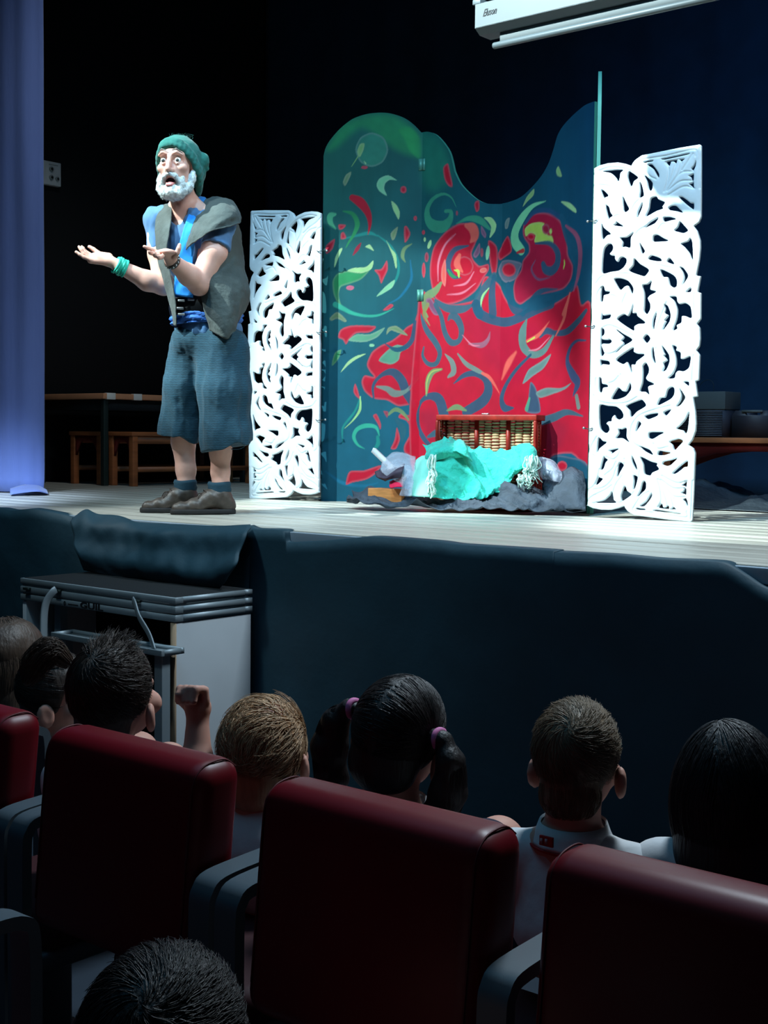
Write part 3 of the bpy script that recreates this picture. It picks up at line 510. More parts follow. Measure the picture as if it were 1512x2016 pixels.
# skirt of dark cloth pinned along the stage front
def yz(px, py, y): p = at_y(px, py, y); return p
def skirt(name, top, y, z0, label, seed, amp=.012, lean=.0):
    T = np.array([yz(a, b, y) for a, b in top]); T = cr(T, 8, ten=.35); n = len(T); m = 26; rows = []
    for i in range(m):
        t = i/(m-1); P = T.copy(); P[:, 2] = T[:, 2]*(1-t) + z0*t
        d = amp*snoise(P[:, 0], P[:, 2]*.35, 0*P[:, 0], 5.5, seed)*min(1, t*3+.15) + .45*amp*snoise(P[:, 0], P[:, 2], 0*P[:, 0], 16, seed+5)*min(1, t*4)
        P[:, 1] = y - .012 + d - lean*t; rows.append(P)
    rows.insert(0, T + np.array([0, .045, .004]))
    return tag(MB().sheet(np.array(rows), .004).build(name, m_skirt, smooth=True), label, 'stage skirt', 'dark cloths pinned along the stage front')
skirt('stage_skirt', [(-420, 966), (-300, 978), (-160, 990), (-60, 1000), (0, 1002), (25, 1006), (62, 1003), (100, 1009), (130, 1015), (150, 1020), (250, 1032), (380, 1040), (500, 1045)], 3.715, .01, 'dark cloth skirt on the stage front at the far left behind the metal platform', 4, .016)
skirt('stage_skirt', [(484, 1037), (500, 1043), (540, 1044), (563, 1047), (568, 1068), (600, 1068), (650, 1065), (720, 1059), (760, 1060), (860, 1068), (905, 1074), (1000, 1080), (1090, 1086), (1100, 1089), (1200, 1094), (1300, 1103), (1400, 1107), (1432, 1112), (1470, 1135), (1512, 1160), (1600, 1172), (1700, 1166), (1900, 1190), (2200, 1226)], 3.705, .01, 'wide dark cloth skirt on the stage front right of the metal platform', 9, .010)
G = grid_cr([[yz(a, b, yy) for a, b in row] for row, yy in (
    ([(150, 1020), (178, 1003), (205, 1012), (244, 1015), (278, 1028), (330, 1031), (370, 1033), (430, 1036), (496, 1033)], 3.69),
    ([(149, 1034), (180, 1030), (205, 1036), (250, 1040), (290, 1046), (330, 1048), (375, 1050), (430, 1052), (492, 1050)], 3.62),
    ([(156, 1062), (192, 1064), (215, 1068), (255, 1072), (295, 1078), (335, 1082), (380, 1086), (428, 1090), (482, 1086)], 3.60),
    ([(166, 1092), (198, 1098), (222, 1104), (260, 1110), (300, 1116), (340, 1120), (380, 1126), (425, 1130), (472, 1116)], 3.565),
    ([(176, 1121), (202, 1128), (230, 1136), (262, 1142), (300, 1148), (340, 1152), (385, 1157), (420, 1160), (442, 1157)], 3.60))], 9, 7)
G[..., 1] += .022*snoise(G[..., 0], G[..., 2], G[..., 1], 14, 3) - .02
tag(MB().sheet(G, .005).build('folded_cloth', m_skirt, smooth=True), 'bunched fold of dark cloth hanging from the stage edge over the metal platform', 'cloth')

# ------------------------------------------------------------------ metal stage platform with its white side boards
plat = thing('stage_platform', 'low aluminium platform with black top and white side board standing against the stage', 'platform', (-4.225, 3.46, 0))
X0, X1, Y0, Y1, ZT = -.49, .49, -.20, .20, .87
mb = MB()
for z0, z1, e in ((.845, .868, 0), (.835, .845, .006), (.808, .835, 0), (.802, .808, .006), (.776, .802, 0)):
    mb.box((X0+e, Y0+e, z0), (X1-e, Y0+.04, z1), bev=.0015, seg=1); mb.box((X0+e, Y1-.04, z0), (X1-e, Y1-e, z1)); mb.box((X0+e, Y0+.04, z0), (X0+.04, Y1-.04, z1)); mb.box((X1-.04, Y0+.04, z0), (X1-e, Y1-.04, z1))
mb.build('rail_frame', m_alu, plat)
tag(MB().box((X0+.012, Y0+.012, .862), (X1-.012, Y1-.012, ZT), bev=.002).build('deck', M('black_deck', (14, 20, 24), .85, bump=.5, bscale=150), plat), 'black non slip deck')
tag(MB().box((X1-.028, Y0+.008, .005), (X1-.004, Y1-.004, .772), bev=.002).build('side_board', m_white, plat), 'white side board')
tag(MB().box((X1-.030, Y0+.002, .005), (X1-.003, Y0+.008, .772)).build('board_edge', M('board_edge', (150, 128, 104), .8), plat), 'raw brown board edge')
tag(MB().box((X0+.004, Y0+.008, .005), (X0+.03, Y1-.004, .772), bev=.002).build('side_board', m_white, plat), 'white side board')
MB().box((X0+.03, Y1-.03, .005), (X1-.03, Y1-.01, .772)).build('back_board', m_dark, plat)
for x in (X0+.075, X0+.165): MB().box((x, Y0+.05, .005), (x+.04, Y0+.09, .776), bev=.003).build('leg', m_alu, plat)
def strap(p):
    P = cr(np.array(p), 6); P -= np.array(plat.location); B = MB(); B.tube(P, .017, 8, flat=(1, .3)); return B.build('strap', m_alu, plat, True)
strap([at_y(110, 1161, 3.235), at_y(104, 1166, 3.22), at_y(92, 1184, 3.20), at_y(87, 1210, 3.19), at_y(86, 1262, 3.18)])
strap([at_y(262, 1182, 3.235), at_y(266, 1190, 3.22), at_y(274, 1215, 3.20), at_y(294, 1250, 3.18), at_y(305, 1284, 3.16)])
for px, py in ((52, 1159), (112, 1163), (268, 1184)):
    p = at_y(px, py, 3.25) - np.array(plat.location); MB().box(p-np.array([.018, .006, .005]), p+np.array([.018, .012, .005]), bev=.002).build('bracket', m_metal, plat)
tx0, tx1 = at_y(100, 1256, 3.15)[0]+4.225, at_y(318, 1287, 3.15)[0]+4.225
mb = MB(); zt = .688
mb.box((tx0, -.31, zt-.022), (tx1, -.295, zt), bev=.002); mb.box((tx0, -.215, zt-.022), (tx1, -.20, zt)); mb.box((tx0, -.295, zt-.022), (tx0+.015, -.215, zt)); mb.box((tx1-.015, -.295, zt-.022), (tx1, -.215, zt)); mb.box((tx0+.015, -.295, zt-.022), (tx1-.015, -.215, zt-.014))
mb.build('hanging_step', m_alu, plat)
for x in (tx0+.02, tx1-.065): MB().box((x, -.29, .0), (x+.045, -.25, zt-.022), bev=.003).build('leg', m_alu, plat)
def text(name, body, size, loc, rot, mat, parent, sx=1.0, shear=0.0, ext=.0006, bold=0.0):
    c = bpy.data.curves.new(name, 'FONT'); c.body = body; c.size = size; c.extrude = ext; c.shear = shear; c.offset = bold; c.resolution_u = 3
    o = bpy.data.objects.new(name, c); me = bpy.data.meshes.new_from_object(o); bpy.data.objects.remove(o); bpy.data.curves.remove(c)
    o = bpy.data.objects.new(name, me); COL.objects.link(o); me.materials.append(mat); o.location = loc; o.rotation_euler = rot; o.scale = (sx, 1, 1); o.parent = parent
    return o
p = at_y(157, 1199, 3.258) - np.array(plat.location)
text('lettering', 'GUIL', .034, (p[0], Y0-.0008, .7795), (PI/2, 0, 0), m_ink, plat, 1.95, bold=.0012)
q = at_y(127, 1193, 3.258) - np.array(plat.location)
c = [(math.sin(a)*.008, .788-math.cos(a)*.010) for a in np.linspace(0, 2*PI, 13)[:-1]]
B = MB(); ring = [np.array([[q[0]+x*s_, Y0-.0012, .788+(z-.788)*s_] for x, z in c]) for s_ in (1, .62)]; B.loft(ring, cap=False); B.box((q[0]-.0018, Y0-.0016, .783), (q[0]+.0018, Y0-.0006, .793)); B.build('emblem', m_ink, plat)
for i, x in enumerate(np.linspace(q[0]+.022, p[0]-.02, 9)): MB().box((x, Y0-.0012, .785), (x+.0065, Y0, .7892)).build('fine_print', m_ink, plat)

# ------------------------------------------------------------------ projection screen hung over the stage
YS = 4.6
a, b2, top = at_y(935, 56, YS), at_y(1300, -14, YS), at_y(936, 9, YS)
scr = thing('projection_screen', 'white roller screen case, coloured grey for its dim light, hanging above the stage at the top right', 'projection screen', (a[0], YS, a[2]))
h = top[2]-a[2]; prof = [(0, 0), (0, h), (.02, h+.008), (.115, h+.008), (.13, h-.01), (.13, .01), (.115, -.022), (.035, -.022)]
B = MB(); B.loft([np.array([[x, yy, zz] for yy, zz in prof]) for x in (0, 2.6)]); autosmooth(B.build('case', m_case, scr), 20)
B = MB(); B.box((.005, -.001, h*.02), (2.6, .001, h*.05)); B.build('case_seam', M('seam', (120, 130, 134), .6), scr)
bl = at_y(958, 75, YS); dx = bl[0]-a[0]
MB().box((dx+.033, .05, -.062), (2.6, .058, -.02)).build('screen_cloth', M('screen_cloth', (110, 118, 120), .8), scr)  # cloth greyed like the case, dim light in the colour
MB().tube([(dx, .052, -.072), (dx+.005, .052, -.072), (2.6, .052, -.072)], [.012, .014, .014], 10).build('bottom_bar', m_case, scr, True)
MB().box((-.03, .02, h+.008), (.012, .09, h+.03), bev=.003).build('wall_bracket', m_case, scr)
MB().box((-.012, .05, h+.02), (-.004, .06, 2.4)).build('hanger', m_metal, scr)
text('lettering', 'Eluson', .042, (.04, -.0012, h*.42), (PI/2, 0, 0), m_ink, scr, .62, shear=.55)

# ------------------------------------------------------------------ socket plate on the left wall
wp = thing('socket_plate', 'white plate with round sockets on the dark wall beside the blue curtain', 'socket plate', (-8.42, 6.08, 3.22))
def on_wall(px, py):
    d = ray(px, py); t = -8.41/d[0]; return EYE + d*t
c1, c2 = on_wall(70, 318), on_wall(115, 365)
cy, cz = (c1[1]+c2[1])/2, (c1[2]+c2[2])/2; wp.location = (-8.42, cy, cz); hy, hz = abs(c2[1]-c1[1])/2, .088
MB().box((0, -hy, -hz), (.045, hy, hz), bev=.006).build('box', m_white, wp)
for yy, zz, r in ((.02-hy*.1, .03, .017), (.02-hy*.1, -.032, .017), (hy*.62, -.035, .015)):
    MB().tube([(.045, yy, zz), (.058, yy, zz)], r, 16).build('socket', M('socket', (130, 140, 140), .5), wp, True)
    MB().tube([(.058, yy, zz), (.0595, yy, zz)], r*.55, 12).build('socket_hole', m_ink, wp)
MB().box((.045, -hy*.1, .062), (.047, hy*.7, .066)).build('label_strip', M('socket', (130, 140, 140)), wp)

# ------------------------------------------------------------------ table and benches backstage left
tb = thing('table', 'table with pale edged top standing behind the blue curtain', 'table', (-7.9, 6.6, STAGE))
MB().box((-.42, -.72, .615), (.40, .72, .655), bev=.004).build('tabletop', M('table_edge', (176, 120, 86), .6, var=.15), tb)
MB().box((-.36, -.66, .54), (.34, .66, .615)).build('apron', m_dark, tb)
for x, y in ((.36, -.68), (.36, .68), (-.38, -.68), (-.38, .68)): MB().box((x-.02, y-.02, 0), (x+.02, y+.02, .615), bev=.003).build('leg', m_metal, tb)
for y in (-.69, -.45): tag(MB().box((.372, y, .612), (.404, y+.075, .658), bev=.002).build('tape', M('tape', (200, 196, 190), .6), tb), 'white tape on the table edge')
def bench(name, x, y, w, ln, label, h=.385, z=STAGE, rot=0.0, group=None):
    t = thing(name, label, 'bench', (x, y, z), rot, group)
    MB().box((0, 0, h-.03), (w, ln, h), bev=.004).build('seat', m_wood, t)
    for yy in (0.01, ln-.055):
        for xx in (0.005, w-.05): MB().box((xx, yy, 0), (xx+.045, yy+.045, h-.03), bev=.003).build('leg', m_wood, t)
        B = MB(); xs = np.linspace(.05, w-.05, 13); u = np.abs(xs-w/2)/(w/2-.05); lo = h-.075-.10*np.clip((u-.55)/.45, 0, 1)**1.5
        poly = [(a_, h-.031) for a_ in xs[::-1]] + [(a_, b_) for a_, b_ in zip(xs, lo)]
        B.prism(poly, .02, lambda px, pz, d, yy=yy: (px, yy+.012+d, pz)); B.build('arched_apron', m_redw, t)
    for xx in (.012, w-.04):
        MB().box((xx, .055, h-.085), (xx+.028, ln-.055, h-.031)).build('rail', m_wood, t)
        MB().box((xx, .055, .10), (xx+.028, ln-.055, .135)).build('stretcher', m_wood, t)
    return t
bench('bench', -7.60, 5.99, .28, 1.2, 'red brown wooden bench with arched ends, right one of two under the table')
bench('bench', -8.02, 5.97, .36, 1.3, 'red brown wooden bench with arched ends, left one of two under the table')
bench('bench', -3.62, 6.78, 1.7, .30, 'long wooden bench behind the right white carved screen', .385)
# things on the right bench
bz = STAGE+.386
am = thing('equipment_box', 'grey box with ribbed lower half standing on the bench behind the right screen', 'box', (-3.36, 6.93, bz))
M_gb = M('grey_box', (62, 64, 62), .7); M_gb2 = M('dark_box', (34, 30, 36), .6)
MB().box((-.22, -.10, .155), (.10, .10, .255), bev=.004).build('upper_case', M_gb, am); MB().box((-.22, -.095, 0), (.095, .095, .155)).build('lower_case', M_gb2, am)
for i in range(15): MB().box((-.21, -.10, .008+i*.0095), (.085, -.095, .0135+i*.0095)).build('rib', M('rib', (58, 56, 60), .5), am)
wire = cr(np.array([(-.02, 0, .255), (-.02, .0, .30), (-.05, 0, .325), (-.09, 0, .31), (-.12, 0, .27)]), 5); MB().tube(wire, .002, 6).build('wire', m_dark, am, True)
cs = thing('carry_case', 'dark case with a cut out handle beside the grey ribbed box', 'case', (-3.14, 6.98, bz))
B = MB(); B.prism([(-.11, 0), (.11, 0), (.11, .12), (.095, .15), (.06, .15), (.055, .125), (-.03, .125), (-.035, .15), (-.09, .15), (-.11, .12)], .16, lambda x, z, d: (x, d-.08, z)); B.build('body', M_gb2, cs)
MB().tube([(-.05, -.081, .145), (.07, -.081, .145)], .008, 8).build('handle', M_gb, cs, True)
m_plast = M('plastic_sheet', (58, 66, 72), .3, spec=.5, bump=.6, bscale=25, bdist=.02)
G = np.stack(np.meshgrid(np.linspace(-3.5, -2.4, 40), np.linspace(6.45, 7.1, 24), indexing='ij'), -1)
zz = np.clip(.07+.06*snoise(G[..., 0], G[..., 1], 0*G[..., 0], 7, 2) + .03*snoise(G[..., 0], G[..., 1], 0*G[..., 0], 22, 6), .004, .2)*np.clip((G[..., 1]-6.45)*5, .08, 1)
tag(MB().sheet(np.concatenate([G, (STAGE+.004+zz)[..., None]], -1), .003).build('crumpled_sheet', m_plast, smooth=True), 'crumpled plastic sheet on the stage floor under the right bench', 'plastic sheet')
tag(MB().box((-2.93, 5.7, STAGE+.001), (-2.88, 5.73, STAGE+.012), bev=.004).build('floor_scrap', M('scrap', (170, 180, 90), .7)), 'tiny yellow scrap lying on the stage floor by the right screen', 'scrap')

# ------------------------------------------------------------------ painted folding screen
PAL = dict(bgreen=(46, 150, 84), bgreen2=(40, 128, 100), tealA=(52, 128, 104), deep=(20, 92, 112), tealB=(30, 136, 128), tealC=(22, 108, 140), tealD=(54, 168, 140), leaf=(134, 176, 104), lleaf=(158, 206, 134), oleaf=(112, 140, 96),
  sea=(128, 202, 150), sea2=(86, 176, 130), red=(196, 0, 40), dred=(150, 24, 52), green=(44, 140, 84), green2=(58, 142, 112), pink=(204, 84, 116), pinkl=(226, 120, 140), pinkm=(158, 78, 104), salm=(228, 96, 84), lime=(176, 204, 84), lime2=(170, 180, 96),
  rose=(176, 10, 52), mauve=(124, 74, 104), mauve2=(150, 92, 112), blue=(24, 80, 104), blue2=(38, 92, 108), blue3=(34, 74, 108), grey=(112, 132, 124), grey2=(100, 100, 116), gleaf=(72, 146, 118), gleaf2=(86, 128, 122), leaf2=(96, 158, 124), olive=(130, 130, 80))
PAL = {k: np.array(srgb(v)[:3])*.62 for k, v in PAL.items()}
FOLD = np.array([(-5.119, 5.561), (-4.625, 5.844), (-4.075, 5.847), (-3.418, 5.680)]); FS = np.concatenate([[0], np.cumsum(np.hypot(*np.diff(FOLD, axis=0).T))])
def paint(s_, t_):
    """colours of the mural at (s, t) in millimetres: s along the screen, t up"""
    n = len(s_); u = np.clip(s_/1790, 0, 1)[:, None]; v = np.clip(t_/1950, 0, 1)[:, None]
    lo, hi = np.array(srgb((14, 72, 94))[:3]), np.array(srgb((20, 76, 64))[:3]); hr = np.array(srgb((6, 50, 74))[:3])
    c = lo*(1-v) + (hi*(1-u)+hr*u)*v
    c = c*(1+.12*snoise(s_*.004, t_*.004, 0*s_, 3, 1)[:, None] + .05*snoise(s_*.03, t_*.004, 0*s_, 3, 2)[:, None])
    wob = 3*snoise(s_*.02, t_*.02, 0*s_, 1.5, 4)
    for a in ART:
        if len(a) == 3:
            col, soft, pts = a; Q = cr(np.array(pts, float), 5, closed=True, ten=.4); m = soft+8
            ix = np.where((s_ > Q[:, 0].min()-m) & (s_ < Q[:, 0].max()+m) & (t_ > Q[:, 1].min()-m) & (t_ < Q[:, 1].max()+m))[0]
            if not len(ix): continue
            x, y = s_[ix]+wob[ix]*.5, t_[ix]; ins = np.zeros(len(ix), bool); d2 = np.full(len(ix), 1e9); Q2 = np.roll(Q, -1, 0)
            for (ax, ay), (bx, by) in zip(Q, Q2):
                if ay != by:
                    cnd = (ay > y) != (by > y); ins ^= cnd & (x < (bx-ax)*(y-ay)/(by-ay)+ax)
                ex, ey = bx-ax, by-ay; k = np.clip(((x-ax)*ex+(y-ay)*ey)/max(ex*ex+ey*ey, 1e-9), 0, 1); d2 = np.minimum(d2, (x-ax-k*ex)**2+(y-ay-k*ey)**2)
            d = np.where(ins, -1, 1)*np.sqrt(d2)
        else:
            col, soft, pts, wd = a; Q = cr(np.array([(*p, w_) for p, w_ in zip(pts, wd)], float), 6); m = soft+max(wd)*.75+6
            ix = np.where((s_ > Q[:, 0].min()-m) & (s_ < Q[:, 0].max()+m) & (t_ > Q[:, 1].min()-m) & (t_ < Q[:, 1].max()+m))[0]
            if not len(ix): continue
            x, y = s_[ix]+wob[ix]*.5, t_[ix]; d = np.full(len(ix), 1e9)
            for (ax, ay, aw), (bx, by, bw_) in zip(Q[:-1], Q[1:]):
                ex, ey = bx-ax, by-ay; k = np.clip(((x-ax)*ex+(y-ay)*ey)/max(ex*ex+ey*ey, 1e-9), 0, 1)
                d = np.minimum(d, np.sqrt((x-ax-k*ex)**2+(y-ay-k*ey)**2)-(aw+k*(bw_-aw))*.74)
        al = np.clip(.5-d/max(soft, 2.5), 0, 1); al = (al*al*(3-2*al))[:, None]*(.62 if soft > 30 else .94)
        # a pale rim of dry paint round the bigger shapes
        tone = PAL[col]*(1+.10*snoise(s_[ix]*.012, t_[ix]*.012, 0*ix, 4, len(pts))[:, None])
        rim = np.exp(-((d+4)/5)**2)[:, None]*.16*(soft < 12 and len(a) == 3); tone = tone*(1-rim)+np.array((.36, .26, .30))*rim
        c[ix] = c[ix]*(1-al)+tone*al
    return np.clip(c, 0, 1)
m_paint = M('painted_board', (30, 90, 100), .6, spec=.15, attr='paint', bump=.12, bscale=70, bdist=.002)
m_ply = M('board_edge_green', (70, 150, 130), .6)
fs = thing('folding_screen', 'tall folding screen painted with red and green swirls on deep teal', 'folding screen', (0, 0, STAGE))
TH = .018
def screen_panel(i, s0, s1, a, b, top, name='panel', painted=True, label=None):
    """board from point a to b (xy); top = [(s, t)] in mm"""
    a = np.array(a, float); b = np.array(b, float); e = (b-a)/np.hypot(*(b-a)); nrm = np.array([e[1], -e[0]])          # nrm faces the audience
    top = cr(np.array(top, float), 6, ten=.45); top = top[np.concatenate([[True], np.diff(np.maximum.accumulate(top[:, 0])) > 0])]
    ns, nt = (int((s1-s0)/3.6), 520) if painted else (60, 30); s_ = np.linspace(s0+2, s1-2, ns+1); tt = np.interp(s_, top[:, 0], top[:, 1]); v = np.linspace(0, 1, nt+1)
    SS = np.broadcast_to(s_[:, None], (ns+1, nt+1)); TT = tt[:, None]*v[None]
    xy = a[None, None]+e*((SS-s0)/1000)[..., None]
    F = np.concatenate([xy+nrm*TH, TT[..., None]/1000], -1).reshape(-1, 3); idx = np.arange((ns+1)*(nt+1)).reshape(ns+1, nt+1)
    q = np.stack([idx[:-1, :-1], idx[1:, :-1], idx[1:, 1:], idx[:-1, 1:]], -1).reshape(-1, 4)
    loop = np.concatenate([idx[:, 0], idx[-1, 1:], idx[::-1, -1][1:], idx[0, ::-1][1:-1]]); Bv = F[loop].copy(); Bv[:, :2] -= nrm*TH
    n0 = len(F); j = np.arange(len(loop)); k = (j+1) % len(loop)
    # the back: column pairs
    cols = np.arange(ns+1); bb = n0+len(loop); Bk = F.reshape(ns+1, nt+1, 3)[:, [0, -1]].reshape(-1, 3).copy(); Bk[:, :2] -= nrm*TH
    qb = np.stack([bb+2*cols[:-1], bb+2*cols[:-1]+1, bb+2*cols[1:]+1, bb+2*cols[1:]], 1)
    # give the edge its own vertices, so that the paint of the face stays on the face
    Fe = F[loop]; qs = np.stack([j+n0+len(loop)+len(Bk), k+n0+len(loop)+len(Bk), k+n0, j+n0], 1)[:, ::-1]
    V = np.concatenate([F, Bv, Bk, Fe]); me = mesh_np(name, V, [q, qb, qs])
    o = link(name, me, m_paint, fs); at = me.attributes.new('paint', 'FLOAT_COLOR', 'POINT')
    cc = np.ones((len(V), 4), np.float32); cc[:, :3] = srgb((120, 190, 166) if not painted else (58, 128, 112))[:3]
    if painted: cc[:n0, :3] = paint(SS.reshape(-1).astype(float), TT.reshape(-1).astype(float))
    else: cc[:n0, :3] = srgb((14, 78, 108))[:3]
    at.data.foreach_set('color', cc.ravel()); me.set_sharp_from_angle(angle=math.radians(50))
    if label: tag(o, label)
    return e, nrm
for i in range(3):
    screen_panel(i, FS[i]*1000, FS[i+1]*1000, FOLD[i], FOLD[i+1], TOPS[i], label=('left panel with rounded top and scattered leaves', 'middle panel with a red rose and falling curved top', 'right panel with a red rose and rising pointed top')[i])
# the fourth panel is folded back and shows only its edge
dv = FOLD[3]/np.hypot(*FOLD[3]); rt = np.array([dv[1], -dv[0]]); p4 = FOLD[3]+rt*.001
screen_panel(3, 0, 560, p4, p4+dv*.56, [(0, 2010), (60, 2070), (150, 2120), (280, 2205), (420, 2272), (560, 2285)], painted=False, label='last panel folded straight back so that only its edge shows')
def on_screen(s, t, out=TH+.001):
    i = int(np.clip(np.searchsorted(FS, s)-1, 0, 2)); e = (FOLD[i+1]-FOLD[i])/(FS[i+1]-FS[i]); nn = np.array([e[1], -e[0]]); p = FOLD[i]+e*(s-FS[i])+nn*out; return np.array([*p, t]), e, nn
m_steel = M('steel', (170, 176, 178), .35, metal=.9)
for s, t in ((FS[1], 1.88), (FS[1], 1.16)):
    for sg in (-1, 1):
        p, e, nn = on_screen(s+sg*.014, t); q = lambda v, p=p, e=e, nn=nn: p + v[:, :1]*np.array([*e, 0]) + v[:, 1:2]*np.array([*nn, 0]) + v[:, 2:]*np.array([0, 0, 1])
        tag(MB().box((-.011, 0, -.032), (.011, .002, .032), xf=q).build('hinge', M('hinge_paint', (70, 130, 116), .5, metal=.3), fs), 'small steel hinge')

# ------------------------------------------------------------------ white carved screens
LW, LH = .524, 1.687
def in_poly(Q, X, Y):
    ins = np.zeros(X.shape, bool); d2 = np.full(X.shape, 1e9); Q2 = np.roll(Q, -1, 0)
    for (ax, ay), (bx, by) in zip(Q, Q2):
        if ay != by: ins ^= ((ay > Y) != (by > Y)) & (X < (bx-ax)*(Y-ay)/(by-ay)+ax)
        ex, ey = bx-ax, by-ay; k = np.clip(((X-ax)*ex+(Y-ay)*ey)/max(ex*ex+ey*ey, 1e-12), 0, 1); d2 = np.minimum(d2, (X-ax-k*ex)**2+(Y-ay-k*ey)**2)
    return np.where(ins, -1, 1)*np.sqrt(d2)
def carved_mesh(mirror):
    h = .0032; vc = .832
    mm = lambda v: vc-(v-vc)*(vc/(LH-vc))                           # the lower half mirrors the upper one
    ax = np.arange(-.012, LW+.02, h); ay = np.arange(-.012, LH+.02, h); X, Y = np.meshgrid(ax, ay, indexing='ij')
    up = np.array(LAT_OUT)/1000.; O = np.concatenate([up, np.stack([up[::-1, 0], mm(up[::-1, 1])], 1)[1:]])
    lf = np.array([(0.0, mm(up[0, 1])), (0.0, .30), (.004, .32), (0, .35), (0, .9), (.003, .93), (0, 1.0), (0.0, up[0, 1])]); O = np.concatenate([O, lf])
    d = in_poly(O, X, Y); gd = np.full(X.shape, 1.0)
    def hole(P, cl=True):
        Q = cr(np.array(P, float)/1000, 4, closed=True, ten=.36); m = .03
        sl = (slice(*np.clip(np.searchsorted(ax, (Q[:, 0].min()-m, Q[:, 0].max()+m)), 0, len(ax))), slice(*np.clip(np.searchsorted(ay, (Q[:, 1].min()-m, Q[:, 1].max()+m)), 0, len(ay))))
        d[sl] = np.maximum(d[sl], -in_poly(Q, X[sl], Y[sl]))
    def groove(P):
        Q = cr(np.array(P, float)/1000, 4)
        for (x0, y0), (x1, y1) in zip(Q[:-1], Q[1:]):
            m = .02; sl = (slice(*np.clip(np.searchsorted(ax, (min(x0, x1)-m, max(x0, x1)+m)), 0, len(ax))), slice(*np.clip(np.searchsorted(ay, (min(y0, y1)-m, max(y0, y1)+m)), 0, len(ay))))
            xx, yy = X[sl], Y[sl]; ex, ey = x1-x0, y1-y0; k = np.clip(((xx-x0)*ex+(yy-y0)*ey)/max(ex*ex+ey*ey, 1e-12), 0, 1)
            gd[sl] = np.minimum(gd[sl], np.sqrt((xx-x0-k*ex)**2+(yy-y0-k*ey)**2))
    fl = lambda P: [(x, 1000*mm(y/1000)) for x, y in P]
    for P in LAT_HOLES: hole(P); hole(fl(P))
    for P in LAT_MID: hole(P)
    for P in LAT_GROOVES: groove(P); groove(fl(P))
    T = .020; az = np.arange(-.006, T+.0065, h); Zc = az[None, None, :]
    front = T - .0045*np.exp(-(gd/.0035)**2) + .0016*np.clip(-d/.02, 0, 1)      # front face with carved lines
    D = d[..., None]; r = .005; a = D+r; b = np.where(Zc > T/2, Zc-front[..., None]+r, -Zc+.001+r)
    sd = np.where((a > 0) & (b > 0), np.sqrt(np.maximum(a, 0)**2+np.maximum(b, 0)**2), np.maximum(a, b))-r
    g = openvdb.FloatGrid(.15); g.copyFromArray(np.ascontiguousarray(sd.astype(np.float32))); p, t, q = g.convertToPolygons(0.0)
    P = np.stack([ax[0]+p[:, 0]*h, -(az[0]+p[:, 2]*h), ay[0]+p[:, 1]*h], 1); q = np.asarray(q).astype(int)
    if mirror: P[:, 0] = LW-P[:, 0]; q = q[:, ::-1]
    return mesh_np('carved_panel', P, [q])
m_lat = M('carved_white', (196, 206, 210), .5, spec=.4, var=.05, vscale=14, bump=.15, bscale=60, bdist=.002)
def carved(loc, yaw, mirror, label, ties, zs=1.0):
    t = thing('carved_screen', label, 'carved screen', (loc[0], loc[1], STAGE+.001), yaw, 'white carved screens flanking the painted set')
    o = link('carved_panel', carved_mesh(mirror), m_lat, t); o.scale = (1, 1, zs)
    for z, s in ties:
        sx = -1 if not mirror else 1; x0 = .02 if not mirror else LW-.02
        P = cr(np.array([(x0, -.024, z+.002), (x0+sx*.01, -.028, z-.004), (x0+sx*.03, -.026, z-.002), (x0+sx*.045, -.012, z), (x0+sx*.052, -.004, z+.001)]), 5)
        tag(MB().tube(P, .0022, 6).build('tie_wire', m_metal, t, True), 'thin wire tie'); MB().tube([P[-1]-np.array([0, .004, 0]), P[-1]+np.array([0, .004, 0])], .006, 8).build('tie_knot', m_steel, t, True)
    return t
carved((-3.275, 5.435), math.radians(8.78), False, 'white carved wooden screen at the right end, brightly lit in front of the dark drape', [(1.39, 1), (.90, 1), (.42, 1)])
carved((-5.578, 5.438), math.radians(5.5), True, 'white carved wooden screen at the left end, half behind the bearded actor', [(1.40, 1), (.95, 1), (.46, 1)], .985)

# ------------------------------------------------------------------ wicker hamper with cloths
m_wick = M('wicker_red', (150, 34, 20), .45, var=.3, vscale=30); m_straw = M('wicker_straw', (206, 172, 132), .6, var=.2, vscale=40)
m_aqua = M('aqua_cloth', (58, 206, 180), .85, sheen=.2, bump=.8, bscale=26, bdist=.025); m_fringe = M('fringe', (206, 236, 224), .85)
m_tarp = M('black_tarp', (72, 80, 90), .7, spec=.3, bump=.9, bscale=14, bdist=.03, var=.3, vscale=14)
la, lb = at_d(874, 900, 7.05), at_d(1068, 900, 6.74); he = (lb-la)[:2]; LWD = np.hypot(*he); he = he/LWD
bk = thing('wicker_hamper', 'open wicker hamper of red brown frame and straw weave before the painted screen', 'basket', (la[0], la[1], STAGE), math.atan2(he[1], he[0]))
zb, zt2 = .26, .26+.235; dep = .17
ztop = at_d(970, 817, 6.9)[2]-STAGE; zlo = .24
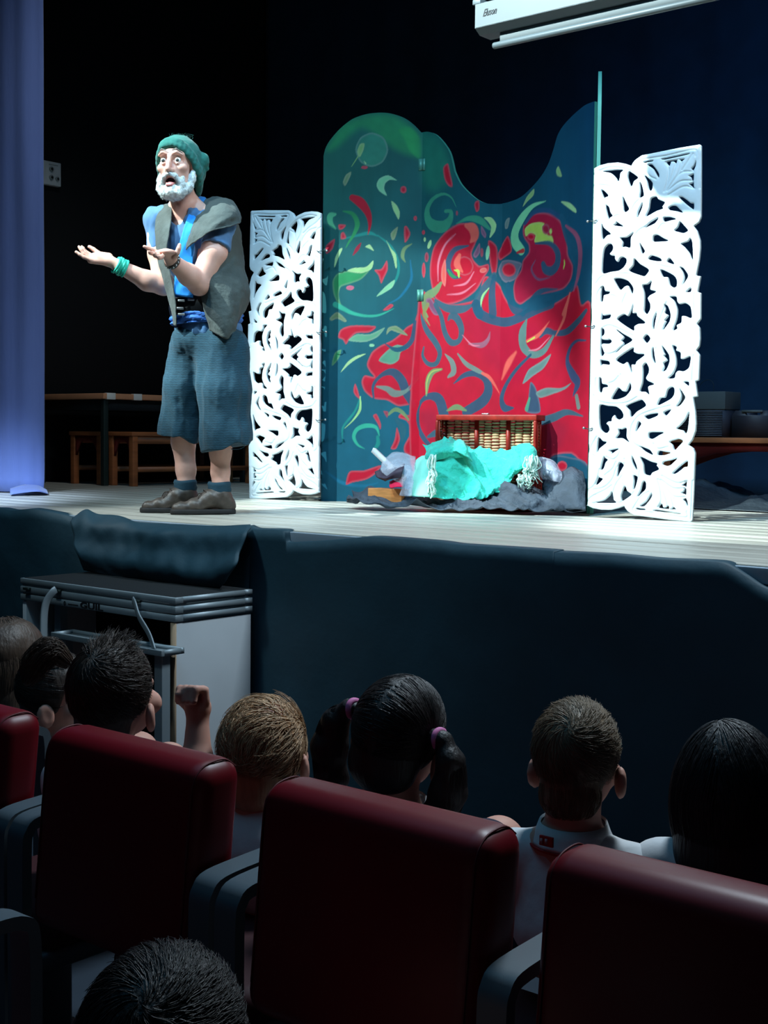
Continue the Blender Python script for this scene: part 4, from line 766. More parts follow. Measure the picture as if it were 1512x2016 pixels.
def wall(name, x0, x1, y, z0, z1, parent, nx, nz, ax='x'):
    """woven wall: upright red stakes, and straw strands that bulge between them"""
    xs = np.linspace(x0, x1, nx+1); B = MB(); C = MB(); mp_ = (lambda u, v, z: (u, v, z)) if ax == 'x' else (lambda u, v, z: (v, u, z))
    for x in xs: C.tube([mp_(x, y, z0), mp_(x, y, z1)], .0055, 6)
    dz = (z1-z0)/nz
    for r in range(nz):
        z = z0+(r+.5)*dz
        for i in range(nx):
            a_, b_ = xs[i], xs[i+1]; P = [(a_, -.001), (a_*.8+b_*.2, -.011), ((a_+b_)/2, -.014), (a_*.2+b_*.8, -.011), (b_, -.001)]
            B.tube([mp_(u, y+v, z+.0025*math.sin(i*2.1+r)) for u, v in P], [dz*.30, dz*.40, dz*.42, dz*.40, dz*.30], 6, flat=(1, .8))
        C.tube([mp_(x0, y, z+dz*.5), mp_(x1, y, z+dz*.5)], .003, 5)
    tag(B.build(name, m_straw, parent, True), 'straw strands', kind='stuff'); C.build('stakes', m_wick, parent, True)
wall('weave', .02, LWD-.02, 0, zlo, ztop-.02, bk, 12, 15)
wall('side_weave', -.075, -.005, .012, zlo, ztop-.02, bk, 2, 15, 'y'); wall('side_weave', -.075, -.005, LWD-.012, zlo, ztop-.02, bk, 2, 15, 'y')
for nm, lo, hi in (('top_rail', (-.004, -.085, ztop-.03), (LWD+.004, .02, ztop)), ('side_rail', (-.004, -.09, zlo), (.012, -.07, ztop-.03)), ('side_rail', (LWD-.012, -.09, zlo), (LWD+.004, -.07, ztop-.03)), ('bottom_rail', (0, -.085, zlo-.02), (LWD, .02, zlo))):
    MB().box(lo, hi, bev=.005).build(nm, m_wick, bk)
for x in (LWD*.36, LWD*.68): MB().tube([(x, -.022, zlo), (x, -.022, ztop-.03)], .012, 10).build('upright', m_wick, bk, True)
tag(MB().box((LWD*.43, -.05, ztop), (LWD*.50, -.03, ztop+.008), bev=.003).build('catch', m_steel, bk), 'small latch')
wall('front_weave', .02, LWD-.02, -dep, .02, zlo-.03, bk, 12, 12)
for x in (.005, LWD-.005): wall('end_weave', -dep, 0, x, .02, zlo-.03, bk, 6, 12, 'y')
MB().box((0, -dep-.012, zlo-.03), (LWD, -dep+.012, zlo-.005), bev=.005).build('front_rim', m_wick, bk); MB().box((.0, -dep, .004), (LWD, .0, .02)).build('base', m_wick, bk)

def cloth(rows, su=7, sv=7, wr=.006, sc=16, seed=0, th=.004, fold=0.0):
    G = grid_cr([[at_d(*p) for p in r] for r in rows], su, sv)
    du = np.gradient(G, axis=0); dv2 = np.gradient(G, axis=1); Nn = np.cross(du, dv2); Nn /= np.maximum(np.linalg.norm(Nn, axis=-1, keepdims=True), 1e-9)
    w_ = 1-np.abs(snoise(G[..., 0], G[..., 1], G[..., 2], sc, seed)); w_ = w_*1.2-.6 + .5*snoise(G[..., 0], G[..., 1], G[..., 2], sc*2.3, seed+3)
    if fold:                                                        # sharp creases that fan out
        u = np.linspace(0, 1, G.shape[0])[:, None]; v = np.linspace(0, 1, G.shape[1])[None]; k = 1-np.abs(np.sin(9*v+5*u*(v-.45)+1.5*np.sin(4*u+3*v))); k2 = 1-np.abs(np.sin(7*u-13*v+2*np.sin(5*v)))
        w_ = w_+fold*(k**3+.7*k2**4)
    G = G+Nn*(wr*w_)[..., None]; G[..., 2] = np.maximum(G[..., 2], STAGE+.004); return G
def fringe(B, P0, n, ln, seed, sp):
    r = np.random.RandomState(seed)
    for i in range(n):
        t = (i+.5)/n; p = P0[0]*(1-t)+P0[1]*t + r.normal(size=3)*.004; L_ = ln*r.uniform(.7, 1.1); k = r.normal(size=3)*.012
        P = cr(np.array([p, p+k+np.array([0, -.004, -L_*.35]), p-k*.6+np.array([0, -.006, -L_*.7]), p+k*1.3+np.array([0, -.004, -L_])]), 4); P[:, 2] = np.maximum(P[:, 2], STAGE+.006); B.tube(P, sp, 5)
aq = tag(MB().sheet(cloth([
  [(846, 888, 6.86), (862, 872, 6.84), (884, 868, 6.82), (908, 870, 6.82), (922, 884, 6.82), (948, 890, 6.80), (980, 892, 6.80), (1006, 889, 6.78), (1020, 880, 6.75), (1044, 878, 6.72)],
  [(838, 900, 6.74), (856, 892, 6.70), (880, 884, 6.68), (905, 888, 6.70), (925, 894, 6.72), (950, 900, 6.72), (985, 902, 6.72), (1012, 898, 6.68), (1034, 890, 6.62), (1054, 892, 6.60)],
  [(832, 916, 6.66), (852, 914, 6.60), (880, 910, 6.60), (905, 912, 6.62), (930, 916, 6.64), (960, 920, 6.64), (990, 924, 6.62), (1018, 918, 6.58), (1040, 908, 6.54), (1056, 910, 6.54)],
  [(826, 940, 6.62), (850, 940, 6.57), (880, 938, 6.57), (906, 940, 6.60), (934, 944, 6.60), (960, 946, 6.60), (986, 944, 6.58), (1006, 936, 6.55), (1020, 928, 6.54), (1034, 926, 6.53)],
  [(816, 960, 6.60), (848, 962, 6.55), (880, 964, 6.55), (908, 968, 6.57), (934, 970, 6.57), (958, 968, 6.56), (978, 960, 6.55), (994, 950, 6.54), (1004, 944, 6.53), (1010, 940, 6.53)],
  [(808, 976, 6.58), (842, 979, 6.53), (876, 982, 6.53), (906, 986, 6.54), (930, 988, 6.54), (950, 985, 6.54), (968, 976, 6.54), (982, 964, 6.53), (990, 956, 6.52), (996, 950, 6.52)]], 10, 9, .018, 12, 2, fold=1.5)).build('scarf', m_aqua, smooth=True), 'aqua green scarf draped over the front of the wicker hamper', 'scarf')
MB().sheet(cloth([[(1012, 884, 6.60), (1022, 876, 6.58), (1040, 874, 6.56), (1052, 884, 6.55)], [(1022, 898, 6.56), (1032, 888, 6.52), (1046, 888, 6.50), (1057, 900, 6.50)], [(1030, 915, 6.52), (1038, 905, 6.47), (1048, 906, 6.46), (1058, 916, 6.48)], [(1030, 934, 6.50), (1038, 930, 6.45), (1046, 932, 6.45), (1054, 936, 6.47)]], 7, 7, .012, 18, 5)).build('folded_end', m_aqua, aq, True)
MB().sheet(cloth([[(842, 888, 6.70), (860, 878, 6.67), (878, 872, 6.66), (896, 874, 6.66)], [(838, 900, 6.62), (858, 893, 6.58), (878, 886, 6.58), (902, 890, 6.60)], [(846, 912, 6.61), (866, 903, 6.60), (886, 898, 6.61), (912, 902, 6.63)]], 7, 7, .014, 20, 8)).build('folded_end', m_aqua, aq, True)
MB().sheet(cloth([[(896, 872, 6.70), (906, 868, 6.68), (916, 874, 6.68), (922, 890, 6.68)], [(892, 884, 6.64), (906, 878, 6.60), (918, 884, 6.60), (926, 900, 6.62)], [(884, 892, 6.62), (900, 890, 6.56), (916, 898, 6.56), (930, 908, 6.58)]], 7, 7, .012, 22, 9)).build('folded_end', m_aqua, aq, True)
B = MB(); fringe(B, (at_d(1036, 900, 6.44), at_d(1058, 898, 6.44)), 26, .115, 2, .0026); fringe(B, (at_d(848, 898, 6.50), at_d(858, 896, 6.50)), 16, .15, 5, .0028); fringe(B, (at_d(1018, 934, 6.50), at_d(1050, 940, 6.46)), 22, .05, 7, .0024); fringe(B, (at_d(845, 925, 6.48), at_d(856, 935, 6.48)), 12, .12, 9, .0028)
tag(B.build('fringe', m_fringe, aq, True), 'pale knotted fringe', kind='stuff')
for pts in ([(806, 900, 6.63), (828, 896, 6.60), (846, 905, 6.56)], ):
    tag(MB().sheet(cloth([[(818, 905, 6.70), (832, 898, 6.66), (846, 900, 6.62)], [(814, 930, 6.62), (830, 926, 6.56), (844, 928, 6.53)], [(810, 955, 6.57), (826, 955, 6.51), (842, 958, 6.49)], [(806, 976, 6.55), (826, 978, 6.49), (846, 978, 6.47)]], 7, 7, .007, 20, 12)).build('scarf_end', M('scarf_pale', (150, 232, 208), .8, bump=.25, bscale=120, bdist=.002), aq, True), 'paler end of the scarf')
# black tarp on the floor
tp = tag(MB().sheet(cloth([
  [(700, 980, 6.9), (730, 968, 6.86), (765, 972, 6.84), (800, 984, 6.80), (850, 985, 6.74), (900, 986, 6.72), (940, 988, 6.70), (975, 972, 6.66), (996, 954, 6.62), (1020, 962, 6.58), (1060, 966, 6.55), (1095, 962, 6.52), (1125, 968, 6.50), (1148, 975, 6.48)],
  [(690, 988, 6.84), (722, 980, 6.74), (750, 982, 6.70), (800, 990, 6.66), (850, 992, 6.62), (900, 992, 6.60), (945, 992, 6.58), (980, 985, 6.54), (1005, 975, 6.48), (1030, 980, 6.46), (1062, 984, 6.45), (1100, 984, 6.44), (1128, 985, 6.42), (1150, 990, 6.40)],
  [(684, 991, 6.76), (720, 990, 6.64), (750, 992, 6.60), (800, 997, 6.58), (850, 999, 6.54), (900, 1001, 6.52), (945, 1002, 6.50), (980, 998, 6.46), (1008, 996, 6.42), (1032, 998, 6.40), (1062, 1000, 6.40), (1100, 1000, 6.39), (1128, 1000, 6.38), (1150, 1000, 6.36)],
  [(682, 991, 6.72), (720, 994, 6.58), (750, 996, 6.56), (800, 1001, 6.54), (850, 1003, 6.50), (900, 1005, 6.48), (945, 1006, 6.45), (980, 1006, 6.42), (1010, 1008, 6.38), (1034, 1009, 6.36), (1062, 1010, 6.35), (1100, 1010, 6.34), (1128, 1010, 6.34), (1150, 1011, 6.34)]], 9, 9, .026, 13, 4, fold=1.0)).build('black_tarp', m_tarp, smooth=True), 'crumpled black tarp on the stage under the hamper and scarf', 'tarp')
MB().sheet(cloth([[(1076, 945, 6.60), (1092, 935, 6.58), (1110, 932, 6.56), (1124, 924, 6.54), (1138, 928, 6.52), (1148, 932, 6.50)], [(1072, 960, 6.54), (1095, 955, 6.50), (1112, 950, 6.46), (1128, 942, 6.44), (1140, 945, 6.44), (1150, 950, 6.44)], [(1080, 982, 6.46), (1100, 976, 6.42), (1118, 972, 6.38), (1132, 968, 6.38), (1144, 970, 6.38), (1151, 974, 6.38)], [(1090, 1006, 6.40), (1108, 1004, 6.36), (1122, 1004, 6.34), (1134, 1004, 6.32), (1145, 1006, 6.32), (1152, 1008, 6.32)]], 7, 7, .018, 12, 7)).build('raised_fold', m_tarp, tp, True)
m_film = M('clear_film', (214, 218, 232), .18, spec=.7, alpha=.34, bump=.9, bscale=22, bdist=.02)
tag(MB().sheet(cloth([[(755, 905, 6.82), (775, 893, 6.80), (795, 893, 6.78), (818, 900, 6.74)], [(750, 925, 6.72), (775, 912, 6.68), (798, 912, 6.66), (818, 918, 6.64)], [(760, 935, 6.68), (785, 935, 6.62), (802, 938, 6.58), (816, 942, 6.57)], [(788, 958, 6.62), (795, 958, 6.57), (804, 960, 6.54), (812, 962, 6.54)], [(790, 976, 6.60), (797, 977, 6.54), (804, 978, 6.51), (810, 978, 6.51)]], 7, 7, .012, 18, 3)).build('plastic_sheet', m_film, smooth=True), 'clear plastic sheet spilling out at the left of the hamper', 'plastic sheet')
tag(MB().sheet(cloth([[(1056, 902, 6.66), (1070, 901, 6.64), (1086, 908, 6.60), (1098, 922, 6.56)], [(1060, 918, 6.58), (1074, 914, 6.54), (1090, 918, 6.50), (1104, 930, 6.50)], [(1062, 935, 6.54), (1076, 932, 6.50), (1090, 934, 6.46), (1106, 940, 6.46)], [(1070, 944, 6.53), (1082, 944, 6.49), (1094, 948, 6.45), (1102, 950, 6.45)]], 7, 7, .012, 18, 6)).build('plastic_sheet', m_film, smooth=True), 'clear plastic sheet bunched at the right of the hamper', 'plastic sheet')
def rod(name, a, b, w_, h_, mat, label, cat):
    a, b = np.array(a), np.array(b); t = (b-a)/np.linalg.norm(b-a); u = np.cross(t, [0, 1.0, 0]); u /= np.linalg.norm(u); v = np.cross(t, u); B = MB()
    B.loft([np.array([P+u*sx*w_/2+v*sy*h_/2 for sx, sy in ((-1, -1), (1, -1), (1, 1), (-1, 1))]) for P in (a, b)]); return tag(B.build(name, mat), label, cat)
rod('white_stick', at_d(735.5, 886, 6.86), at_d(796, 944, 6.66), .026, .02, M('white_paint', (225, 232, 235), .5), 'white painted stick leaning out of the cloths at the left of the hamper', 'stick')
wa, wb = at_z(724, 992, STAGE+.004), at_z(792, 996, STAGE+.004); wd = (wb-wa)[:2]; wl = np.hypot(*wd)
wa = at_d(724, 978, 6.78); wb = at_d(790, 984, 6.64); wd = (wb-wa)[:2]; wl = np.hypot(*wd)
wk = thing('wooden_block', 'orange wooden beam end lying on the tarp at the left of the hamper', 'wood block', (wa[0], wa[1], max(STAGE+.005, wa[2]-.03)), math.atan2(wd[1], wd[0]))
MB().box((0, 0, 0), (wl, .09, .075), bev=.003).build('beam', M('orange_wood', (226, 150, 84), .5, var=.3, vscale=8, stretch=(1, 8, 8)), wk)
tag(MB().sheet(cloth([[(768, 950, 6.70), (780, 944, 6.68), (794, 940, 6.66)], [(768, 958, 6.66), (780, 953, 6.63), (794, 950, 6.62)], [(770, 962, 6.64), (782, 960, 6.61), (794, 960, 6.60)]], 6, 6, .008, 20, 2)).build('red_cloth', M('red_cloth', (214, 22, 70), .8), smooth=True), 'small red cloth tucked behind the orange wooden beam', 'cloth')
tag(MB().sheet(cloth([[(740, 932, 6.76), (755, 926, 6.74), (775, 920, 6.70), (796, 912, 6.66)], [(742, 940, 6.72), (758, 940, 6.66), (776, 930, 6.62), (794, 924, 6.60)], [(756, 950, 6.70), (764, 946, 6.66), (776, 942, 6.62), (790, 940, 6.60)]], 7, 7, .014, 16, 4)).build('dark_cloth', M('dark_cloth', (60, 50, 66), .6, spec=.4), smooth=True), 'dark folded cloth over the white stick', 'cloth')

# ------------------------------------------------------------------ the actor
MB0 = at_z(400, 1010, STAGE); mdir = (MB0-EYE)[:2]; mdir = mdir/np.hypot(*mdir); MROT = math.atan2(-mdir[0], mdir[1])
ydir = np.array([mdir[0], mdir[1], 0.0]); xdir = np.array([mdir[1], -mdir[0], 0.0])
def mp(px, py, Y=0.0):
    """picture point at depth Y behind the actor's middle, in the actor's own frame (x to his left, y away, z up)"""
    d = ray(px, py); t = ((MB0-EYE) @ ydir + Y)/(d @ ydir); p = EYE + d*t - MB0; return np.array([p @ xdir, p @ ydir, p[2]])
m_skin = M('skin', (214, 164, 146), .5, spec=.4, var=.10, vscale=25, sss=.15, bump=.12, bscale=160, bdist=.001)
H0 = mp(349, 330, -.10); HR = rotm(yaw=math.radians(-20), pitch=math.radians(2), roll=math.radians(0))
hp = lambda x, y, z: H0 + HR @ np.array([x, y, z])               # head frame: x to the right of the picture, y to the back, z up
V = Vox((-.72, -.52, -.005), (.30, .34, 1.80), .0034)
# head
hd = lambda c, r, k=.012, mode='u', R=None: V.ell(hp(*c), r, HR if R is None else HR @ R, k, mode)
hd((0, .018, .045), (.079, .100, .092), 0); hd((0, -.03, -.035), (.062, .066, .078), .02); hd((0, -.047, -.105), (.042, .040, .036), .02)
hd((0, -.060, .048), (.060, .034, .030), .015)                       # brow
for s in (-1, 1):
    hd((.046*s, -.062, -.012), (.026, .026, .022), .015); hd((.052*s, -.02, -.085), (.020, .045, .035), .02)
    hd((.034*s, -.099, .020), (.022, .020, .019), .006, 's')             # eye socket
    V.chain([hp(.018*s, -.093, .049), hp(.034*s, -.097, .053), hp(.056*s, -.081, .043)], [.006, .007, .006], .008)
    V.chain([hp(.017*s, -.083, .012), hp(.034*s, -.088, .004), hp(.052*s, -.074, .012)], [.004, .005, .004], .006)   # lower lid
    V.cone(hp(.010*s, -.104, -.028), hp(.013*s, -.097, -.026), .010, .010, .006); V.cone(hp(.007*s, -.112, -.036), hp(.007*s, -.105, -.028), .0035, .0035, .002, 's')
    e = (.081*s, .012, -.012); hd(e, (.010, .022, .034), .008, 'u', rotm(yaw=-.35*s)); hd((.090*s, .008, -.008), (.006, .012, .020), .005, 's', rotm(yaw=-.35*s))
V.chain([hp(0, -.094, .034), hp(0, -.108, .006), hp(0, -.121, -.024)], [.009, .0105, .0125], .010)           # nose
hd((0, -.106, -.073), (.024, .030, .019), .004, 's')                       # open mouth
V.chain([hp(-.024, -.084, -.064), hp(-.010, -.099, -.052), hp(.010, -.099, -.052), hp(.024, -.084, -.064)], [.005, .006, .006, .005], .004)
V.chain([hp(-.024, -.080, -.078), hp(-.010, -.095, -.094), hp(.010, -.095, -.094), hp(.024, -.080, -.078)], [.005, .0075, .0075, .005], .004)
# neck, trunk
V.cone(hp(0, .03, -.07), mp(366, 412, .0), .056, .062, .03)
for s in (-1, 1): V.cone(hp(.05*s, .0, -.09), mp(350, 425, -.06), .010, .010, .02)      # neck cords
V.ell(mp(386, 485, .0), (.150, .118, .185), None, .03); V.ell(mp(404, 590, .0), (.140, .110, .15), None, .05); V.ell(mp(411, 665, 0), (.150, .115, .10), None, .05)
SR, SL = mp(311, 436, .10), mp(434, 442, -.12)
V.cone(mp(366, 415, .0), SR, .055, .055, .05); V.cone(mp(368, 415, .0), SL, .055, .055, .05)
# his right arm (left in the picture)
ER, WR = mp(322, 561, .06), mp(234, 524, .0)
V.chain([SR, mp(313, 500, .09), ER], [.056, .051, .046], .02); V.chain([ER, mp(290, 553, .04), WR], [.047, .046, .030], .02)
# his left arm (right in the picture), nearer the viewer
EL, WL = mp(392, 559, -.17), mp(338, 513, -.33)
V.chain([SL, mp(421, 497, -.16), EL], [.060, .059, .050], .02); V.chain([EL, mp(371, 541, -.23), WL], [.050, .048, .031], .02)
# right hand, palm up
def finger(pts, rs): V.chain(pts, rs, .003)
V.chain([WR, mp(212, 512, -.0), mp(190, 507, .0)], [.026, .026, .022], .012); V.ell(mp(194, 507, .0), (.042, .034, .016), rotm(0, 0, .28), .012)
V.cone(mp(222, 516, -.01), mp(178, 513, -.028), .020, .014, .012); V.cone(mp(214, 506, .02), mp(192, 500, .032), .020, .013, .012)
finger([mp(180, 512, -.034), mp(165, 506, -.040), mp(157, 501, -.042), mp(150, 496, -.042)], [.0095, .0088, .008, .0068])
finger([mp(177, 509, -.014), mp(165, 500, -.018), mp(160, 492, -.018), mp(155.5, 486, -.016)], [.010, .0092, .0085, .007])
finger([mp(178, 507, .006), mp(168, 497, .004), mp(164, 490, .006), mp(161, 486, .008)], [.010, .0092, .0085, .007])
finger([mp(182, 504, .024), mp(172, 498, .028), mp(166, 493, .030), mp(164, 488, .032)], [.010, .009, .0083, .007])
finger([mp(206, 507, .034), mp(193, 498, .046), mp(184, 491, .050), mp(176, 486, .050)], [.015, .0115, .0105, .0085])
# left hand, palm up, pointing at the audience
V.chain([WL, mp(334, 505, -.355), mp(326, 499, -.40)], [.027, .026, .020], .012); V.ell(mp(325, 497, -.41), (.045, .045, .015), rotm(.5, .0, -.08), .012)
V.cone(mp(340, 507, -.36), mp(346, 500, -.385), .018, .012, .010)
finger([mp(308, 496, -.40), mp(298, 491.5, -.415), mp(290, 488, -.425), mp(284, 485.5, -.43)], [.0100, .0092, .0085, .007])
finger([mp(307, 500, -.43), mp(301, 499, -.455), mp(296, 498, -.475), mp(294, 496, -.49)], [.0100, .0095, .0088, .0072])
finger([mp(312, 503, -.445), mp(308, 504, -.475), mp(305, 503, -.50), mp(304, 499.5, -.51)], [.0100, .0096, .009, .0075])
finger([mp(320, 504, -.45), mp(316, 507, -.475), mp(313, 508, -.49), mp(311, 505, -.505)], [.0095, .009, .0085, .007])
finger([mp(343, 505, -.385), mp(349, 497, -.405), mp(352, 489, -.41), mp(353.5, 482, -.41)], [.0145, .0115, .0105, .008])
# legs
KL, KR = mp(360, 815, .05), mp(437, 835, -.07)
V.chain([mp(385, 680, .03), KL, mp(361, 870, .075), mp(366, 925, .07), mp(367, 955, .06), mp(366, 985, .06)], [.09, .062, .056, .046, .040, .038], .02)
V.chain([mp(430, 680, -.03), KR, mp(434, 890, -.045), mp(434, 930, -.05), mp(435, 955, -.06), mp(436, 990, -.06)], [.09, .060, .050, .043, .038, .038], .02)
V.cone(mp(366, 992, .06), mp(330, 1002, .05), .030, .02, .02); V.cone(mp(436, 998, -.06), mp(385, 1006, -.08), .030, .02, .02)
man = V.build('person', m_skin); del V
man.location = MB0; man.rotation_euler = (0, 0, MROT)
tag(man, 'bearded man in teal beanie, blue t-shirt, grey vest and baggy shorts holding both palms up', 'person')
def part(v, name, mat, label=None):
    o = v.build(name, mat, man); return tag(o, label) if label else o
# eyes, brows, mouth
m_eye = M('eye_white', (228, 228, 224), .25, spec=.6); m_iris = M('iris', (52, 60, 58), .2, spec=.6); m_lip = M('lip', (196, 118, 116), .5); m_mouth = M('mouth_dark', (58, 22, 24), .6)
m_beard = M('grey_beard', (206, 214, 212), .85, var=.25, vscale=60); m_brow = M('brow_hair', (120, 112, 104), .9)
for s in (-1, 1):
    B = MB(); c = hp(.034*s, -.079, .018); g = HR @ np.array([.10, -1, .0]); g /= np.linalg.norm(g)
    u = np.linspace(0, PI, 13); ax_ = np.cross(g, [0, 0, 1.0]); ax_ /= np.linalg.norm(ax_); up_ = np.cross(ax_, g); a_ = np.linspace(0, 2*PI, 21)[:-1]
    R_ = .0143; B.loft([c + g*R_*math.cos(t) + R_*math.sin(t)*(np.cos(a_)[:, None]*ax_+np.sin(a_)[:, None]*up_) for t in u[1:-1]]); eb = B.build('eyeball', m_eye, man, True)
    B = MB(); B.loft([c + g*(R_*math.cos(t)+.0004) + R_*math.sin(t)*(np.cos(a_)[:, None]*ax_+np.sin(a_)[:, None]*up_) for t in (.02, .3, .60)]); B.build('iris', m_iris, eb, True)
    v = Vox(hp(.034*s, -.09, .043)-.06, hp(.034*s, -.09, .043)+.06, .0022); v.chain([hp(.015*s, -.100, .062), hp(.035*s, -.101, .066), hp(.059*s, -.083, .049)], [.003, .004, .002], .002); part(v, 'eyebrow', m_brow)
v = Vox(hp(0, -.09, -.07)-.06, hp(0, -.09, -.07)+.06, .0022); v.ell(hp(0, -.083, -.072), (.023, .008, .018), HR, 0); part(v, 'mouth', m_mouth)
v = Vox(hp(0, -.09, -.07)-.06, hp(0, -.09, -.07)+.06, .0022); v.chain([hp(-.022, -.086, -.080), hp(-.008, -.101, -.092), hp(.008, -.101, -.092), hp(.022, -.086, -.080)], [.003, .0075, .0075, .003], .003); v.ell(hp(0, -.090, -.084), (.015, .012, .007), HR, .003); part(v, 'lip', m_lip)
# beard: shell round the jaw, with short tufts
v = Vox(H0-.17, H0+.17, .0028)
be = lambda c, r, k=.012, mode='u': v.ell(hp(*c), r, HR, k, mode)
be((0, -.050, -.122), (.052, .052, .036), 0); be((0, -.066, -.108), (.040, .036, .030), .02)
for s in (-1, 1):
    v.chain([hp(.077*s, .0, -.02), hp(.074*s, -.012, -.055), hp(.062*s, -.034, -.095), hp(.035*s, -.065, -.120)], [.010, .017, .023, .026], .015)
    v.chain([hp(.050*s, -.068, -.060), hp(.046*s, -.072, -.090)], [.011, .014], .012)
    v.chain([hp(.004*s, -.107, -.046), hp(.022*s, -.099, -.052), hp(.038*s, -.082, -.070), hp(.042*s, -.078, -.088)], [.0100, .0125, .0115, .0105], .008)
be((0, -.112, -.074), (.024, .042, .021), .004, 's')
v.bumps(lambda X, Y, Zc: .0022*snoise(X, Y, Zc, 230, 3))
beard = part(v, 'beard', m_beard, 'short grey white beard and moustache')
co = np.empty(len(beard.data.vertices)*3); beard.data.vertices.foreach_get('co', co); co = co.reshape(-1, 3); no = np.empty(len(co)*3); beard.data.vertices.foreach_get('normal', no); no = no.reshape(-1, 3)
r = np.random.RandomState(4); ix = r.choice(len(co), 2600); dn = no[ix]*.6+np.array([0, 0, -.8])+r.normal(size=(2600, 3))*.45; dn /= np.linalg.norm(dn, axis=1, keepdims=True)
tt = np.linspace(-.002, .011, 4)[None, :, None]; tag(strands('beard_hair', co[ix][:, None]+dn[:, None]*tt, .0009, m_beard, beard), kind='stuff')
# ---- beanie
m_bean = M('teal_knit', (28, 100, 90), .9, sheen=.15, bump=.5, bscale=260, bdist=.002, wave=(90, .12, 'X'))
v = Vox(H0-.22, H0+.22, .0032); be((0, .030, .052), (.096, .112, .098), 0)
v.ell(hp(.035, .085, -.005), (.070, .060, .085), HR, .04)
n_ = HR @ np.array([0, -.97, -1.0]); v.half(hp(0, 0, -.012), n_)
rim = lambda t: hp(.090*math.sin(t), .022-.104*math.cos(t), -.004+.094*math.cos(t)*1.0 - .020*(1-math.cos(t)))
ts = np.linspace(-PI*.86, PI*.86, 30); v.chain([rim(t) for t in ts], [.013]*30, .008)
for s_ in (.55, 1.0): v.chain([rim(t)+HR @ np.array([0, .012*s_, .020*s_]) for t in ts], [.012]*30, .010)
v.ell(hp(.098, .075, .045), (.028, .024, .030), HR, .014); v.cone(hp(.105, .085, .03), hp(.112, .09, .005), .016, .008, .01)
v.ell(hp(0, .012, .02), (.079, .098, .092), HR, .004, 's'); v.half(hp(0, 0, -.115), HR @ np.array([0, 0, -1.0]))
v.bumps(lambda X, Y, Zc: .0028*snoise(X, Y, Zc, 70, 7)+.0022*snoise(X, Y, Zc, 26, 2))
bean = part(v, 'beanie', m_bean, 'teal knitted beanie')
r = np.random.RandomState(8); P0 = [hp(.012+r.normal()*.02, .03+r.normal()*.02, .147) for i in range(40)]
P = np.array([[p+np.array([r.normal()*.010*t, r.normal()*.02*t, .012*t-.006]) for t in (0, .5, 1)] for p in P0]); strands('loose_thread', P, .0011, m_bean, bean)
# ---- t-shirt
m_tee = M('blue_tee', (76, 116, 156), .85, sheen=.1, bump=.35, bscale=34, bdist=.004, var=.12, vscale=12)
v = Vox((-.34, -.34, .75), (.26, .26, 1.50), .0042)
v.ell(mp(386, 487, .0), (.158, .126, .195), None, 0); v.ell(mp(404, 590, .0), (.150, .120, .15), None, .05); v.ell(mp(411, 650, 0), (.160, .128, .10), None, .05)
v.cone(mp(366, 420, .0), SR, .060, .066, .05); v.cone(mp(368, 420, .0), SL, .060, .064, .05)
v.chain([SR, mp(316, 489, .092)], [.067, .063], .02); v.chain([SL, mp(425, 484, -.158)], [.065, .069], .02)
for a_, b_, hw in ((SR, mp(316, 489, .092), .09), (SL, mp(425, 484, -.158), .10)):       # open sleeve ends
    t_ = (b_-a_)/np.linalg.norm(b_-a_); e1 = np.cross(t_, [0, 1.0, 0]); e1 /= np.linalg.norm(e1); Rm = np.stack([e1, np.cross(t_, e1), t_], 1)
    v.box(b_+t_*.085, (.072, .075, .075), Rm, 0, .003, 's')
v.cone(mp(360, 385, -.02), mp(352, 424, -.075), .058, .050, .004, 's'); v.cone(mp(346, 432, -.12), mp(345, 420, -.20), .036, .05, .004, 's')
v.bumps(lambda X, Y, Zc: .0075*snoise(X*1.4, Y*1.4, Zc*.8+X, 28, 5)+.0025*snoise(X, Y, Zc, 60, 9))
part(v, 't_shirt', m_tee)
# ---- trousers
m_trou = M('teal_trousers', (27, 63, 78), .9, sheen=.05, var=.05, vscale=14, bump=.3, bscale=60, bdist=.003, stretch=(1, 1, 2.5), wave=(40, .55, 'Z'))
v = Vox((-.26, -.30, .25), (.28, .30, 1.02), .0045)
v.ell(mp(411, 668, 0), (.162, .135, .115), None, 0)
v.chain([mp(376, 690, .03), mp(364, 760, .05), mp(354, 850, .06), mp(353, 885, .06)], [.098, .092, .086, .084], .04)
v.chain([mp(438, 690, -.05), mp(441, 770, -.07), mp(444, 858, -.075), mp(443, 910, -.075)], [.120, .122, .119, .112], .04)
X_ = lambda X, Y: np.arctan2(Y, X)
def fold(X, Y, Zc):
    env = np.clip((.98-Zc)/.5, 0, 1)
    return .010*np.sin(34*X+9*Y+3*np.sin(5*Zc))*np.clip((Zc-.62)/.3, 0, 1) + .013*snoise(X*1.5, Y*1.5, Zc*.22, 24, 11)*env + .0035*snoise(X, Y, Zc*.8+X, 36, 13) + .0012*snoise(X, Y, Zc, 90, 6)
v.bumps(fold)
cr1 = [mp(377, 690, -.16), mp(376, 770, -.14), mp(385, 850, -.14), mp(389, 890, -.14)]; v.chain(cr1, [.012, .022, .022, .02], .035, 's')   # the deep crease between the legs
a_, b_ = mp(318, 850, 0), mp(390, 868, 0); sl = (b_[2]-a_[2])/(b_[0]-a_[0])
xs, ys, zs = v.ax[0][:, None, None], v.ax[1][None, :, None], v.ax[2][None, None, :]
xm = mp(389, 860)[0]; hem = np.where(xs < xm, a_[2]+sl*(xs-a_[0])-.01, mp(405, 886)[2]+(mp(492, 871)[2]-mp(405, 886)[2])/(mp(492, 871)[0]-mp(405, 886)[0])*(xs-mp(405, 886)[0])) + .010*np.sin(40*xs+25*ys)
